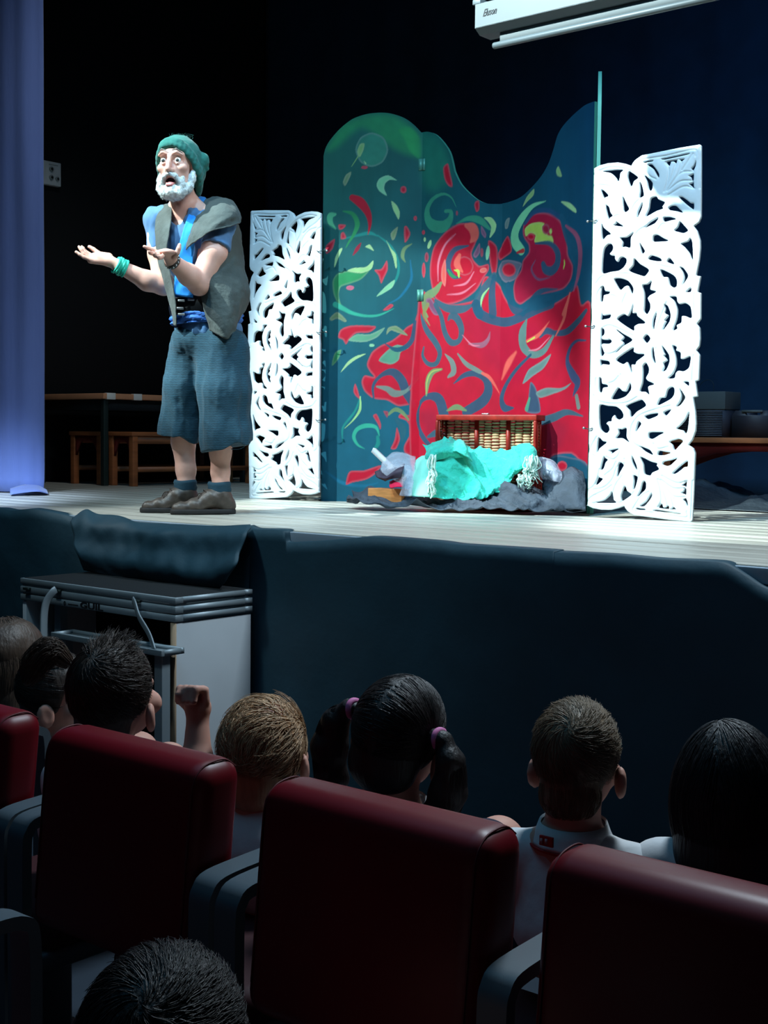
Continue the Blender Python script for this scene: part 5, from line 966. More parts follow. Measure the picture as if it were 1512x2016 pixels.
v.d = np.maximum(v.d, (hem-zs).astype(np.float32)); v.d = np.maximum(v.d, (zs-mp(411, 628)[2]).astype(np.float32))
trou = part(v, 'trousers', m_trou, 'baggy teal woven knee length trousers')
P = cr(np.array([mp(455, 884, -.15), mp(470, 884, -.14), mp(482, 878, -.12), mp(489, 866, -.09)]), 6); MB().tube(P, .002, 6).build('hem_cord', m_trou, trou, True)
# ---- sash, waist wrap and belt
m_sash = M('bright_sash', (0, 132, 220), .75, sheen=.3, bump=.35, bscale=60, stretch=(1, 1, .3), bdist=.004)
def msheet(rows, name, mat, su=7, sv=7, wr=.004, sc=30, seed=0, th=.004, parent=None, label=None):
    G = grid_cr([[mp(*p) for p in rw] for rw in rows], su, sv); du = np.gradient(G, axis=0); dv = np.gradient(G, axis=1); Nn = np.cross(du, dv); Nn /= np.maximum(np.linalg.norm(Nn, axis=-1, keepdims=True), 1e-9)
    w_ = snoise(G[..., 0], G[..., 1], G[..., 2]*.6, sc, seed)+.5*snoise(G[..., 0], G[..., 1], G[..., 2], sc*2.5, seed+1); G = G+Nn*(wr*w_)[..., None]
    o = MB().sheet(G, th).build(name, mat, parent or man, True); return tag(o, label) if label else o
sash = msheet([[(392, 386, .035), (404, 389, .02), (411, 396, .01)], [(378, 402, -.045), (392, 408, -.065), (403, 412, -.07)], [(368, 430, -.125), (382, 436, -.135), (394, 440, -.135)], [(358, 462, -.150), (372, 468, -.155), (385, 470, -.155)], [(350, 495, -.150), (366, 502, -.155), (380, 505, -.155)], [(345, 540, -.145), (362, 545, -.150), (378, 548, -.150)], [(341, 580, -.135), (360, 584, -.142), (380, 586, -.142)]], 'sash', m_sash, 8, 8, .006, 34, 3, label='bright blue sash crossing the chest')
def band(name, mat, z0, z1, c, rx, ry, tilt=0.0, amp=.0, n=60, m=10, label=None, parent=None, seed=0):
    a = np.linspace(0, 2*PI, n, endpoint=False); rings = []
    for i in range(m):
        z = z0+(z1-z0)*i/(m-1); e = 1+.05*math.sin(PI*i/(m-1)); x = c[0]+rx*e*np.cos(a); y = c[1]+ry*e*np.sin(a); zz = z+tilt*(x-c[0])
        q = amp*np.sin(z*260+3*np.sin(3*a+seed)+2*np.cos(5*a)); rings.append(np.stack([x+q*np.cos(a), y+q*np.sin(a), zz], 1))
    o = MB().loft(rings, cap=False).build(name, mat, parent or man, True); md = o.modifiers.new('s', 'SOLIDIFY'); md.thickness = .006; md.offset = 0; return tag(o, label) if label else o
wc = mp(406, 600, 0); band('waist_wrap', m_sash, mp(400, 594)[2], mp(400, 568)[2], (wc[0], 0), .156, .128, .04, .005, seed=2, label='bright blue wrap above the belt')
band('waist_wrap', M('blue_wrap', (54, 110, 190), .8, bump=.4, bscale=60, stretch=(1, 1, 4)), mp(400, 638)[2], mp(400, 612)[2], (wc[0]+.002, 0), .160, .135, .05, .006, seed=5)
m_leath = M('black_leather', (12, 15, 18), .28, spec=.6, bump=.1, bscale=60)
belt = band('belt', m_leath, mp(400, 622)[2], mp(400, 587)[2], (wc[0], 0), .163, .137, .04, label='wide black leather belt with steel buckles')
for px, py in ((357, 592), (355, 607), (357, 619), (376, 590)): p = mp(px, py, -.135); MB().box(p-np.array([.016, .008, .005]), p+np.array([.016, .004, .005]), bev=.003).build('buckle', m_steel, belt)
# ---- vest
m_vest = M('grey_vest', (66, 74, 71), .85, sheen=.05, bump=.7, bscale=14, bdist=.02, var=.25, vscale=10)
vest = msheet([[(405, 394, -.010), (424, 388, .0), (446, 392, -.02), (460, 403, -.03), (468, 413, -.03)], [(392, 420, -.100), (414, 408, -.13), (440, 402, -.16), (463, 412, -.15), (473, 424, -.09)], [(380, 445, -.150), (400, 434, -.19), (428, 421, -.22), (458, 425, -.215), (474, 437, -.13)], [(372, 470, -.160), (386, 458, -.205), (408, 446, -.235), (438, 437, -.245), (468, 441, -.19)], [(366, 492, -.165), (378, 480, -.205), (392, 468, -.235), (414, 456, -.25), (446, 447, -.245)]], 'vest', m_vest, 8, 8, .007, 30, 4, label='loose grey sleeveless vest')
msheet([[(432, 440, -.06), (450, 440, -.06), (466, 440, -.01), (468, 446, .06), (440, 430, .13)], [(412, 490, -.150), (436, 488, -.165), (462, 484, -.12), (475, 488, .0), (450, 480, .15)], [(386, 535, -.150), (420, 535, -.190), (458, 530, -.155), (481, 530, -.01), (450, 525, .16)], [(396, 572, -.145), (430, 575, -.205), (466, 572, -.165), (488, 570, -.01), (455, 565, .16)], [(408, 615, -.150), (434, 622, -.215), (462, 618, -.180), (484, 598, -.04), (460, 600, .15)], [(417, 650, -.150), (432, 660, -.200), (447, 667, -.205), (464, 638, -.13), (455, 615, .14)]], 'front_panel', m_vest, 10, 9, .012, 20, 9, parent=vest)
msheet([[(321, 404, .05), (330, 402, .01), (339, 404, -.03)], [(307, 430, .0), (322, 428, -.06), (338, 430, -.10)], [(305, 460, -.02), (318, 458, -.08), (333, 460, -.135)], [(309, 500, -.04), (318, 500, -.09), (328, 500, -.14)], [(320, 545, -.05), (328, 545, -.10), (337, 548, -.145)], [(331, 590, -.06), (338, 592, -.10), (345, 595, -.14)], [(337, 612, -.06), (341, 614, -.10), (346, 618, -.13)], [(342, 640, -.06), (344, 641, -.09), (347, 642, -.11)]], 'front_panel', m_vest, 7, 8, .003, 30, 6, parent=vest)
# ---- bracelet and watch
m_brace = M('aqua_cord', (40, 190, 160), .6, var=.2, vscale=60); ax_ = (WR-mp(290, 553, .04)); ax_ /= np.linalg.norm(ax_); e1 = np.cross(ax_, [0, 1.0, 0]); e1 /= np.linalg.norm(e1); e2 = np.cross(ax_, e1)
bc = mp(237, 525, .003); tw = np.linspace(0, 2*PI*6, 160); P = bc + ax_*((tw/(2*PI*6)-.5)*.048)[:, None] + (.0365+.003*np.sin(tw*2.7))[:, None]*(np.cos(tw)[:, None]*e1+np.sin(tw)[:, None]*e2)
tag(MB().tube(P, .0058, 7).build('bracelet', m_brace, man, True), 'aqua cord bracelet wound several times')
ax_ = (WL-mp(371, 541, -.23)); ax_ /= np.linalg.norm(ax_); e1 = np.cross(ax_, [0, 1.0, 0]); e1 /= np.linalg.norm(e1); e2 = np.cross(ax_, e1); tc_ = mp(339, 514, -.325); a_ = np.linspace(0, 2*PI, 33)[:-1]
wb_ = MB().loft([tc_+ax_*u+(rr)*(np.cos(a_)[:, None]*e1+np.sin(a_)[:, None]*e2) for u, rr in ((-.013, .0325), (-.011, .0365), (.011, .0365), (.013, .0325))], cap=False).build('wristband', M('studded_leather', (60, 52, 46), .5), man, True); tag(wb_, 'dark wristband with steel studs')
for k in range(14):
    a1 = 2*PI*k/14; n1 = math.cos(a1)*e1+math.sin(a1)*e2; MB().tube([tc_+n1*.0355, tc_+n1*.0405], [.0065, .003], 8).build('stud', m_steel, wb_, True)
# ---- boots
m_boot = M('worn_boot', (78, 68, 60), .45, spec=.5, bump=.4, bscale=70, bdist=.003, var=.45, vscale=22); m_sole = M('boot_sole', (34, 32, 32), .7); m_cuff = M('cuff', (30, 62, 76), .9, bump=.4, bscale=50, stretch=(1, 1, 4)); m_lace = M('lace', (58, 44, 36), .7)
def boot(ank, heel, ball, toe, gz, lace_side):
    """points as (px, py, Y); gz = ground height in the actor's frame"""
    A, Hh, Bb, T = (mp(*q) for q in (ank, heel, ball, toe)); lo = np.minimum.reduce([A, Hh, Bb, T])-.09; hi = np.maximum.reduce([A, Hh, Bb, T])+.09
    v = Vox(lo, hi, .0034); g = gz
    Hc = np.array([Hh[0], Hh[1], g+.045]); Bc = np.array([Bb[0], Bb[1], g+.034]); Tc = np.array([T[0], T[1], g+.027]); Mc = (Hc*.5+Bc*.5)+np.array([0, 0, .034])
    v.chain([A, np.array([A[0]*.7+Hc[0]*.3, A[1], g+.075]), Hc], [.050, .047, .040], .02); v.chain([Hc, Mc, Bc, Tc], [.040, .042, .038, .024], .02); v.cone(A, Mc, .048, .040, .02)
    v.chain([Tc, Tc+(Tc-Bc)*.12], [.024, .019], .02)
    v.d = np.maximum(v.d, (g+.020-v.ax[2][None, None, :]).astype(np.float32)); v.bumps(lambda X, Y, Zc: .0018*snoise(X, Y, Zc, 60, 4)+.002*np.sin(X*110+Zc*60)*np.exp(-((Zc-g-.07)/.03)**2))
    b = part(v, 'boot', m_boot)
    v = Vox(lo, hi, .0034); q = lambda P, z=.010: np.array([P[0], P[1], g+z]); v.chain([q(Hc), q(Mc), q(Bc), q(Tc), q(Tc+(Tc-Bc)*.12)], [.044, .040, .047, .036, .031], .01)
    v.d = np.maximum(np.maximum(v.d, (g+.001-v.ax[2][None, None, :]).astype(np.float32)), (v.ax[2][None, None, :]-g-.024).astype(np.float32)); v.cone(q((Hc*.5+Bc*.5), -.02), q((Hc*.6+Bc*.4), -.02), .03, .03, .004, 's')
    o = v.build('sole', m_sole, b)
    f = (Bc-Hc)/np.linalg.norm(Bc-Hc); sd = np.cross(f, [0, 0, 1.0])
    for i in range(5):
        t = i/4; c = Mc*(1-t)+A*t + f*(.030+.022*t) + np.array([0, 0, .040*(1-t)+.004]); P = cr(np.array([c-sd*.026-np.array([0, 0, .012]), c+f*.006, c+sd*.026-np.array([0, 0, .012])]), 6); MB().tube(P, .0026, 6).build('lace', m_lace, b, True)
    c = Mc*.35+A*.65+f*.047+np.array([0, 0, .014])
    for s in (-1, 1): P = cr(np.array([c, c+f*.035+sd*s*.02+np.array([0, 0, .006]), c+f*.05+sd*s*.03-np.array([0, 0, .03]), c+f*.02+sd*s*.015-np.array([0, 0, .03]), c+f*.045+sd*s*.035-np.array([0, 0, .06])]), 5); MB().tube(P, .0022, 6).build('lace', m_lace, b, True)
    a_ = np.linspace(0, 2*PI, 40, endpoint=False); rings = [A+np.array([0, 0, z])+rr*(1+.02*np.sin(3*a_+z*90))[:, None]*np.stack([np.cos(a_), np.sin(a_)*.95, .06*np.sin(a_*2+z*40)], 1) for z, rr in ((.008, .046), (.012, .053), (.028, .056), (.040, .053), (.052, .056), (.064, .052), (.066, .043), (.05, .040))]
    MB().loft(rings, cap=False).build('cuff', m_cuff, b, True)
boot((365, 972, .06), (377, 1000, .06), (322, 1000, .04), (292, 1003, .03), 0.0, 1)
boot((432, 976, -.06), (446, 1004, -.06), (386, 1004, -.09), (352, 1006, -.105), 0.0, 1)

# ------------------------------------------------------------------ red theatre seats
m_red = M('red_vinyl', (98, 5, 18), .42, spec=.28, bump=.06, bscale=120, bdist=.001, var=.06); m_pipe = M('seam_dark', (84, 8, 16), .6); m_redd = M('red_cushion_shaded', (52, 4, 12), .7); m_arm = M('grey_arm', (72, 84, 92), .45, spec=.4)
def seat(x, y, label, parts=('back', 'seat', 'l', 'r'), z=0.0, SW=.478, group='red theatre seats in the audience row'):
    t = thing('theatre_seat', label, 'seat', (x, y, z), 0, group)
    lean = lambda v: np.stack([v[:, 0], v[:, 1]+(v[:, 2]-.9)*.10, v[:, 2]], 1)
    if 'back' in parts:
        b = MB().box((0, 0, .50), (SW, .118, .892), bev=.042, seg=6, xf=lean).build('backrest', m_red, t, True)
        for xx in (.022, SW-.022):
            P = lean(np.array([(xx, .004, .56), (xx, .003, .80), (xx, .006, .855), (xx, .022, .880), (xx, .045, .889), (xx, .080, .889), (xx, .108, .872)])); MB().tube(cr(P, 4), .0018, 6).build('piping', m_pipe, b, True)
    if 'seat' in parts:
        MB().box((.03, .14, .34), (SW-.03, .54, .425), bev=.035, seg=4).build('seat_cushion', m_redd, t, True)  # darker copy of the seat red: shade between the seats put into the colour
        MB().box((.04, .10, .30), (SW-.04, .50, .345), bev=.01).build('seat_frame', m_arm, t); MB().box((SW/2-.05, .22, .03), (SW/2+.05, .32, .30), bev=.01).build('pedestal', m_arm, t); MB().box((SW/2-.14, .14, 0), (SW/2+.14, .42, .03), bev=.008).build('foot_plate', m_arm, t)
    for k, xx in (('l', -.060), ('r', SW+.012)):
        if k in parts:
            prof = cr(np.array([(-.028, .02), (-.028, .30), (-.028, .63), (-.020, .684), (.02, .702), (.25, .712), (.38, .722), (.445, .717), (.465, .675), (.465, .40), (.465, .02)]), 5, ten=.4); tg = np.gradient(prof, axis=0); tg /= np.linalg.norm(tg, axis=1, keepdims=True); nn = np.stack([-tg[:, 1], tg[:, 0]], 1)
            rings = [np.array([(xx, *(p+n*.011)), (xx+.052, *(p+n*.011)), (xx+.052, *(p-n*.011)), (xx, *(p-n*.011))]) for p, n in zip(prof, nn)]
            autosmooth(MB().loft(rings).build('armrest', m_arm, t), 35)
    return t
seat(-2.80, 1.558, 'red vinyl theatre seat at the far left, cut by the frame')
seat(-2.19, 1.560, 'red vinyl theatre seat in front of the boy with raised fist', SW=.47)
seat(-1.582, 1.560, 'red vinyl theatre seat in front of the girl with two pigtails', SW=.482)
seat(-1.015, 1.562, 'red vinyl theatre seat at the bottom right in front of the bob haired girl', ('back', 'seat', 'r'))
seat(-2.26, .745, 'seat of the nearer row, only its grey armrest in the bottom left corner', ('back', 'seat', 'r'), SW=.482)
struct('floor_step', MB().box((-9.5, -3, 0), (4, 1.30, .012)), m_floor)

# ------------------------------------------------------------------ children
m_kskin = M('child_skin', (206, 152, 134), .55, spec=.35, sss=.12, var=.06, vscale=20); m_polo = M('white_polo', (206, 208, 210), .85, bump=.3, bscale=40, bdist=.004); m_shorts = M('navy_shorts', (24, 30, 52), .85)
m_trim = M('red_trim', (170, 20, 26), .7); m_pink = M('pink_tie', (214, 120, 170), .7)
hairmat = lambda n, c, **k: M(n, c, .5, spec=.45, var=.35, vscale=40, stretch=(1, 1, .15), bump=.7, bscale=160, bdist=.004, **k)
class Kid:
    def __init__(s, label, px, py, d, sc=1.0, yaw=0, pitch=0, roll=0, byaw=0, lean=0, hunch=0, kind='person', arms=True, fist=None, group=None):
        """head centre at picture point (px, py) and distance d; yaw positive = turned left"""
        s.c = at_d(px, py, d); s.sc = sc; s.HR = rotm(math.radians(yaw), math.radians(pitch), math.radians(roll)); s.by = math.radians(byaw)
        s.R = s.HR; h = .0052; zf = -s.c[2]/sc
        v = Vox((-.26, -.19, max(zf, -.92)), (.26, .46, .16), h); e = lambda c, r, k=.012, mode='u', R=None: v.ell(s.HR @ np.array(c), r, s.HR if R is None else s.HR @ R, k, mode)
        e((0, -.012, .020), (.071, .087, .083), 0); e((0, .028, -.040), (.055, .056, .058), .02); e((0, .05, -.075), (.032, .03, .026), .02)
        for q in (-1, 1):
            e((.040*q, .056, -.035), (.026, .024, .024), .012); e((.029*q, .082, .0), (.016, .012, .010), .005, 's'); e((.029*q, .071, .0), (.012, .012, .011), .002)
            e((.080*q, .0, -.036), (.010, .021, .030), .007, 'u', rotm(yaw=.55*q)); e((.087*q, .010, -.034), (.005, .010, .017), .004, 's', rotm(yaw=.55*q))
        v.chain([s.HR @ np.array(p) for p in ((0, .075, .008), (0, .088, -.016), (0, .094, -.028))], [.008, .009, .0105], .008); v.chain([s.HR @ np.array(p) for p in ((-.016, .074, -.056), (0, .081, -.055), (.016, .074, -.056))], [.004, .0055, .004], .004)
        B = np.array(Matrix.Rotation(s.by, 3, 'Z')); s.B = B; L = math.radians(lean); f = lambda x, y, z: B @ np.array([x, y, z+hunch]) + np.array([math.tan(L)*(z+.14), 0, 0])
        s.f = f; sz = max(min((s.c[2]-.435)/sc-.092, .46), .20); c2 = -min(.34, sz-.02)                                # seat height below the head
        v.cone(s.HR @ np.array([0, -.022, -.05]), f(0, -.032, -.140), .050, .050, .02)
        v.ell(f(0, -.03, -.235), (.100, .072, .105), None, .04); v.ell(f(0, -.03, c2), (.092, .072, .09), None, .04); v.ell(f(0, -.02, -sz+.01), (.105, .085, .075), None, .04)
        for q in (-1, 1): v.cone(f(0, -.03, -.150), f(.105*q, -.03, -.178), .036, .036, .03)
        s.sh = {q: f(.112*q, -.03, -.185) for q in (-1, 1)}; s.arm = {}
        for q in (-1, 1):
            if fist and q == fist[0]: el, wr, hd = fist[1]
            else: el, wr, hd = f(.112*q, .02, -.325), f(.065*q, .125, -.365), f(.045*q, .172, -.37)
            s.arm[q] = el
            v.chain([s.sh[q], el], [.034, .029], .015); v.chain([el, wr], [.029, .022], .015)
            ax = hd-wr; ax = ax/np.linalg.norm(ax); sd = np.cross(ax, [0, 1.0, 0]); sd = sd/np.linalg.norm(sd); nr = np.cross(sd, ax)
            closed = bool(fist and q == fist[0]); pc = wr+ax*.03; v.ell(pc, (.026, .026, .026), None, .012)
            for i in range(4):
                o = sd*(i-1.5)*.0145; L_ = (.9, 1.0, .97, .8)[i]
                if closed: v.chain([pc+o+ax*.012, pc+o+ax*.034-nr*.004, pc+o+ax*.036-nr*.026, pc+o+ax*.012-nr*.030], [.0085, .0085, .008, .007], .003)
                else: v.chain([pc+o+ax*.015, pc+o+ax*(.015+.026*L_)-nr*.004, pc+o+ax*(.015+.046*L_)-nr*.014], [.008, .0075, .006], .003)
            if closed: v.chain([pc+sd*.022-nr*.004, pc+sd*.030+ax*.014-nr*.016, pc+sd*.014+ax*.026-nr*.036], [.010, .009, .008], .004)
            else: v.chain([pc+sd*.022, pc+sd*.036+ax*.016, pc+sd*.036+ax*.034], [.009, .0085, .007], .004)
            v.chain([f(.055*q, .0, -sz), f(.075*q, .26, -sz+.01), f(.075*q, .29, max(-sz-.25, zf+.06))], [.060, .046, .036], .02); v.cone(f(.075*q, .29, max(-sz-.25, zf+.06)), f(.078*q, .37, max(-sz-.27, zf+.045)), .034, .026, .015)
        s.sz = sz; s.o = v.build('person', m_kskin); s.o.location = s.c; s.o.scale = (sc,)*3; tag(s.o, label, 'person', group)
        # polo shirt and shorts
        w = Vox((-.26, -.19, -sz-.1), (.26, .30, -.08), h); w.ell(f(0, -.03, -.235), (.108, .080, .105), None, 0); w.ell(f(0, -.03, c2), (.102, .082, .09), None, .04); w.ell(f(0, -.02, -sz+.03), (.112, .092, .070), None, .04)
        for q in (-1, 1):
            w.cone(f(0, -.03, -.152), f(.105*q, -.03, -.180), .041, .042, .03); el = s.arm[q]; m_ = s.sh[q]*.35+el*.65; w.chain([s.sh[q], m_], [.043, .041], .02)
            a_ = (el-s.sh[q])/np.linalg.norm(el-s.sh[q]); e1 = np.cross(a_, [0, .7, .7]); e1 /= np.linalg.norm(e1); w.box(m_+a_*.05, (.05, .05, .045), np.stack([e1, np.cross(a_, e1), a_], 1), 0, .003, 's')
        w.cone(f(0, -.028, -.09), f(0, -.028, -.145), .052, .052, .004, 's'); w.bumps(lambda X, Y, Zc: .003*snoise(X, Y, Zc, 40, int(px)))
        s.shirt = w.build('polo_shirt', m_polo, s.o)
        w = Vox((-.2, -.15, -sz-.1), (.2, .33, -sz+.12), .007); w.ell(f(0, -.02, -sz+.01), (.115, .095, .080), None, 0)
        for q in (-1, 1): w.cone(f(.055*q, .0, -sz), f(.075*q, .20, -sz+.01), .068, .060, .03)
        w.build('shorts', m_shorts, s.o)
    def collar(s, red=True, h=.036, mat=None):
        a = np.linspace(PI*.62, PI*2.38, 34); f = s.f; B = MB(); rings = []
        for z, r1 in ((-.112, .054), (-.108, .057), (-.126, .063), (-.140, .069), (-.148, .072), (-.146, .067), (-.128, .058), (-.114, .053)):
            rings.append(np.array([f(r1*1.08*math.cos(t), -.028+r1*math.sin(t)*-1*-1, z+.010*math.sin(t)*.5) for t in a]))
        o = MB().loft(rings, cap=False, closed=False).build('collar', mat or m_polo, s.o, True)
        if red: MB().tube([f(0.0725*1.08*math.cos(t), -.028+.0725*math.sin(t), -.1475+.005*math.sin(t)) for t in a], .0028, 6).build('red_stripe', m_trim, o, True)
        return o
    def cap(s, mat, prims, cuts=(), noise=.002, sc=60, seed=1, h=.0042, name='hair', nb=None):
        v = Vox((-.20, -.24, -.34), (.20, .16, .17), h)
        for p in prims:
            if len(p[0]) == 3 and len(np.shape(p[1])) == 1 and len(p[1]) == 3 and np.ndim(p[0]) == 1: v.ell(s.HR @ np.array(p[0]), p[1], s.HR, .015)
            else: v.chain([s.HR @ np.array(q) for q in p[0]], list(p[1]), .015)
        for p, n in cuts: v.half(s.HR @ np.array(p), s.HR @ np.array(n))
        if noise: v.bumps(lambda X, Y, Zc: noise*snoise(X, Y, Zc, sc, seed))
        return v.build(name, mat, s.o)
    def flow(s, n, mat, hair, roots, dirf, steps, step, rad, center, r0=.0009, seed=0, jit=.08, l0=1.003, l1=1.03, zmin=None, clump=6, spread=.10, name='hair_strand'):
        """strands combed over the ellipsoid rad; dirf(p, i) gives the wanted direction at each step (head frame)"""
        r = np.random.RandomState(seed); D = roots(r, max(n//clump, 1)); m = len(D); n = m*clump; D = D/np.linalg.norm(D, axis=1, keepdims=True); D = np.repeat(D, clump, 0)+r.normal(size=(n, 3))*spread; D /= np.linalg.norm(D, axis=1, keepdims=True); rad = np.array(rad); c = np.array(center)
        p = D/np.sqrt((D**2/rad**2).sum(1, keepdims=True))*l0; P = [p]; J = (np.repeat(r.normal(size=(m, 3)), clump, 0)+r.normal(size=(n, 3))*.35)*jit; K = (np.repeat(r.normal(size=(m, 3)), clump, 0)+r.normal(size=(n, 3))*.3)*jit; ln = r.uniform(.75, 1.1, (n, 1)); lf = l0+(l1-l0)*np.clip(np.repeat(r.rand(m, 1), clump, 0)*.8+r.rand(n, 1)*.3, 0, 1)**1.5
        for i in range(steps):
            t = dirf(p, i); t = t/np.maximum(np.linalg.norm(t, axis=1, keepdims=True), 1e-9) + J + K*math.sin(i*1.3); nr = p/rad**2; nr /= np.linalg.norm(nr, axis=1, keepdims=True)
            t = t-nr*(t*nr).sum(1, keepdims=True); t /= np.maximum(np.linalg.norm(t, axis=1, keepdims=True), 1e-9); q = p+t*step*ln
            k = np.sqrt((q**2/rad**2).sum(1, keepdims=True)); q = q/k*(l0+(lf-l0)*(i+1)/steps)
            if zmin is not None: q = np.where(q[:, 2:] < zmin, p, q)
            p = q; P.append(p)
        Q = np.stack(P, 1)+c; Q = Q @ s.HR.T
        return tag(strands(name, Q, r0, mat, hair), kind='stuff')
upper = lambda zmin, ymax=1.0: (lambda r, n: (lambda D: D[(D[:, 2] > zmin) & (D[:, 1] < ymax)][:n])(((lambda q: q/np.linalg.norm(q, axis=1, keepdims=True))(r.normal(size=(n*8, 3))))))
def from_whorl(w):
    w = np.array(w, float); w /= np.linalg.norm(w)
    def f(p, i): d = p/np.linalg.norm(p, axis=1, keepdims=True)-w; return d+.55*np.cross(np.broadcast_to(w, p.shape), d)
    return f
down = lambda p, i: np.stack([np.sign(p[:, 0]+.012)*.25*(p[:, 2] > .04), -.12+0*p[:, 0], -1+0*p[:, 0]], 1)
m_h1 = hairmat('light_brown_hair', (132, 112, 90)); m_h2 = hairmat('dark_hair', (34, 28, 27)); m_h3 = hairmat('blond_hair', (190, 152, 116)); m_h4 = hairmat('brown_hair', (70, 54, 43)); m_h5 = hairmat('black_hair', (24, 22, 25)); m_h6 = hairmat('short_dark_hair', (58, 46, 39))

# boy with cropped light brown hair and a red edged collar
k = Kid('boy seen from behind with cropped light brown hair and a red edged white collar', 1138, 1492, 2.45, 1.03, yaw=14, byaw=18)
h_ = k.cap(m_h1, [((0, -.014, .022), (.0745, .090, .088)), ((0, -.045, -.055), (.056, .046, .052))], [((0, .055, .03), (0, 1, -.6))], .0012)
k.flow(3600, m_h1, h_, upper(-.55, .55), from_whorl((.10, -.80, .55)), 5, .006, (.0755, .091, .089), (0, -.014, .022), .0008, 3, .14, 1.0, 1.10)
k.flow(900, m_h1, h_, upper(-.9, .3), down, 4, .006, (.057, .047, .055), (0, -.045, -.055), .0007, 4, .12, 1.0, 1.03)
k.collar()
crest = MB().box(np.array(k.f(-.030, -.099, -.130))-np.array([.014, .003, .009]), np.array(k.f(-.030, -.099, -.130))+np.array([.014, .002, .009]), bev=.001).build('collar_badge', m_trim, k.o)
for i in range(3): p = np.array(k.f(-.039+i*.009, -.1025, -.130)); MB().box(p-np.array([.0022, .0012, .005]), p+np.array([.0022, .0008, .005])).build('badge_mark', M('badge_white', (190, 150, 150)), crest)
# girl with two pigtails
k = Kid('girl seen from behind with centre parted dark hair in two pigtails and pink ties', 790, 1446, 2.75, 1.18, yaw=8, roll=10, byaw=10, lean=0)
h_ = k.cap(m_h2, [((0, -.014, .020), (.078, .094, .090)), ((0, -.050, -.045), (.066, .050, .055))], [((0, .06, .03), (0, 1, -.5))], .0012)
k.flow(2600, m_h2, h_, upper(-.75, .7), lambda p, i: np.stack([np.sign(p[:, 0])*.095-p[:, 0], -.02-p[:, 1], .0-p[:, 2]], 1), 8, .010, (.079, .095, .091), (0, -.014, .020), .0009, 5, .05, 1.002, 1.02)
for q in (-1, 1):
    pt = k.cap(m_h2, [([(.080*q, -.03, .028), (.100*q, -.03, .024), (.122*q, -.032, -.005), (.126*q, -.03, -.06), (.112*q, -.028, -.115), (.102*q, -.028, -.150)], [.013, .014, .024, .031, .030, .013])], (), .003, 50, 3+q, name='pigtail')
    r = np.random.RandomState(7+q); base = cr(np.array([(.090*q, -.03, .026), (.122*q, -.032, -.005), (.127*q, -.03, -.06), (.114*q, -.028, -.12), (.104*q, -.028, -.168)]), 4); off = r.normal(size=(420, 1, 3)); off /= np.linalg.norm(off, axis=2, keepdims=True)
    env = np.interp(np.linspace(0, 1, len(base)), [0, .2, .5, .8, 1], [.008, .022, .031, .029, .010])[None, :, None]; tag(strands('hair_strand', ((base[None]+off*env) @ k.HR.T), .0009, m_h2, pt), kind='stuff')
    a_ = np.linspace(0, 2*PI, 25); c_ = np.array([.090*q, -.030, .027]); MB().tube([k.HR @ (c_+np.array([.002*math.sin(2*t), .014*math.cos(t), .014*math.sin(t)])) for t in a_], .0065, 8).build('hair_tie', m_pink, k.o, True)
k.collar(False)
# blond child with tousled hair
k = Kid('child seen from behind with tousled sandy blond hair swept back', 524, 1472, 2.95, 1.14, yaw=22, pitch=6, byaw=20, lean=-8)
h_ = k.cap(m_h3, [((0, -.012, .016), (.078, .092, .086)), ((0, -.06, -.05), (.056, .050, .070))], [((0, .07, .03), (0, 1, -.4))], .003, 45, 6)
k.flow(3000, m_h3, h_, upper(-.6, .9), lambda p, i: np.stack([-.75+.5*np.sin(p[:, 2]*40+1), -.35+.4*np.sin(p[:, 0]*45), -.45+0*p[:, 0]], 1), 11, .012, (.079, .093, .087), (0, -.012, .016), .0014, 6, .34, 1.003, 1.20, clump=20, spread=.13)
k.flow(90, m_h3, h_, upper(.3, .9), lambda p, i: p*[1, 1, .2], 7, .012, (.079, .093, .087), (0, -.012, .016), .0006, 9, .5, 1.02, 1.22, name='flyaway')
k.collar(False)
# boy with raised fist
kc = at_d(226, 1364, 3.0); loc = lambda px, py, d: (at_d(px, py, d)-kc)/1.19
k = Kid('boy with short dark hair looking up to the right, his fist raised', 226, 1364, 3.0, 1.19, yaw=16, pitch=12, roll=6, byaw=0, lean=14, fist=(1, (loc(388, 1500, 2.93), loc(389, 1425, 2.95), loc(390, 1372, 2.96))))
h_ = k.cap(m_h6, [((0, -.016, .024), (.0745, .090, .088)), ((0, -.045, -.05), (.056, .046, .055))], [((0, .048, .03), (0, 1, -.75))], .0015)
k.flow(2800, m_h6, h_, upper(-.6, .5), from_whorl((0, -.5, .8)), 5, .006, (.0755, .091, .089), (0, -.016, .024), .0009, 13, .12, 1.0, 1.06)
k.flow(420, m_h6, h_, lambda r, n: np.array([0, .25, .95])+r.normal(size=(n, 3))*np.array([.30, .28, .1]), lambda p, i: p*[1, 1, .1]+[0, .06, 0], 4, .006, (.0755, .091, .089), (0, -.016, .024), .0010, 14, .3, 1.0, 1.30, name='tuft')
k.collar(True, mat=m_trim)
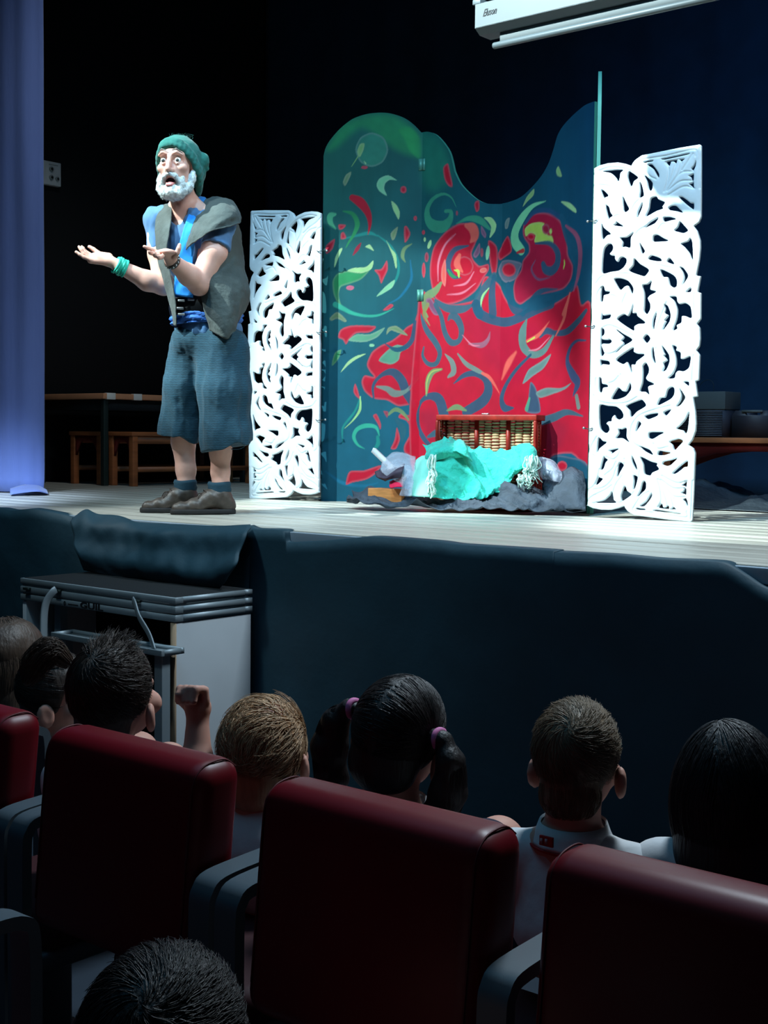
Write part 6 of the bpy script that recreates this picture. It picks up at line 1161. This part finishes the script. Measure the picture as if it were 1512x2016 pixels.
# girl with ponytail, half hidden
k = Kid('girl with brown hair tied in a ponytail beside the boy with raised fist', 118, 1368, 3.60, 1.15, yaw=-62, pitch=4, byaw=-10, lean=8)
h_ = k.cap(m_h6, [((0, -.014, .020), (.078, .093, .088)), ((0, -.05, -.05), (.060, .046, .055))], [((0, .05, .03), (0, 1, -.5))], .002)
k.flow(900, m_h6, h_, upper(-.5, .6), lambda p, i: np.array([0, -.1, .02])-p, 6, .010, (.079, .094, .089), (0, -.014, .02), .0009, 16, .08, 1.002, 1.03)
c0 = k.HR.T @ ((at_d(128, 1300, 3.30)-k.c)/1.15); c1 = k.HR.T @ ((at_d(100, 1280, 3.28)-k.c)/1.15); c2 = k.HR.T @ ((at_d(74, 1302, 3.27)-k.c)/1.15); c3 = k.HR.T @ ((at_d(56, 1340, 3.27)-k.c)/1.15)
pt = k.cap(m_h4, [([c0, c1, c2, c3], [.018, .028, .028, .012])], (), .004, 50, 3, name='ponytail')
r = np.random.RandomState(17); base = cr(np.array([c0, c1, c2, c3]), 5); off = r.normal(size=(700, 1, 3)); off /= np.linalg.norm(off, axis=2, keepdims=True); env = np.interp(np.linspace(0, 1, len(base)), [0, .4, .75, 1], [.016, .029, .030, .013])[None, :, None]
tag(strands('hair_strand', ((base[None]+off*env*r.uniform(.9, 1.18, (700, 1, 1))) @ k.HR.T), .0009, m_h4, pt), kind='stuff')
# girl with long straight hair at the left edge
k = Kid('girl with long straight brown hair at the left edge of the frame', 26, 1302, 3.98, 1.23, yaw=15, byaw=10)
h_ = k.cap(m_h4, [((0, -.014, .022), (.080, .094, .090)), ((0, -.045, -.08), (.080, .062, .12))], [((0, .05, .03), (0, 1, -.25))], .002)
k.flow(2400, m_h4, h_, upper(-.3, .7), down, 18, .013, (.084, .096, .150), (0, -.016, -.036), .0013, 18, .05, 1.003, 1.03)
# girl with a black bob at the right
k = Kid('girl seen from behind with a smooth black bob at the right edge', 1438, 1548, 2.36, 1.11, yaw=22, roll=-4, byaw=18, lean=-4, hunch=.045)
h_ = k.cap(m_h5, [((0, -.016, -.035), (.097, .098, .147)), ((0, -.045, -.10), (.092, .066, .085))], [((0, .055, .03), (0, 1, -.3)), ((0, 0, -.162), (0, 0, -1))], .0012, 30)
k.flow(3000, m_h5, h_, upper(-.35, .8), down, 19, .013, (.098, .099, .148), (0, -.016, -.035), .0009, 19, .045, 1.002, 1.025, zmin=-.135)
k.collar(False)
# child in the nearer row, only the top of the head in view
k = Kid('dark head of a child in the nearer row at the bottom edge', 330, 2078, 1.47, 1.16, yaw=25, byaw=20)
h_ = k.cap(m_h2, [((0, -.014, .022), (.078, .094, .090)), ((0, -.055, -.05), (.056, .042, .05))], [((0, .058, .03), (0, 1, -.5))], .002)
k.flow(3600, m_h2, h_, upper(-.4, .7), from_whorl((.1, -.7, .7)), 6, .007, (.079, .095, .091), (0, -.014, .022), .0008, 23, .12, 1.0, 1.08)
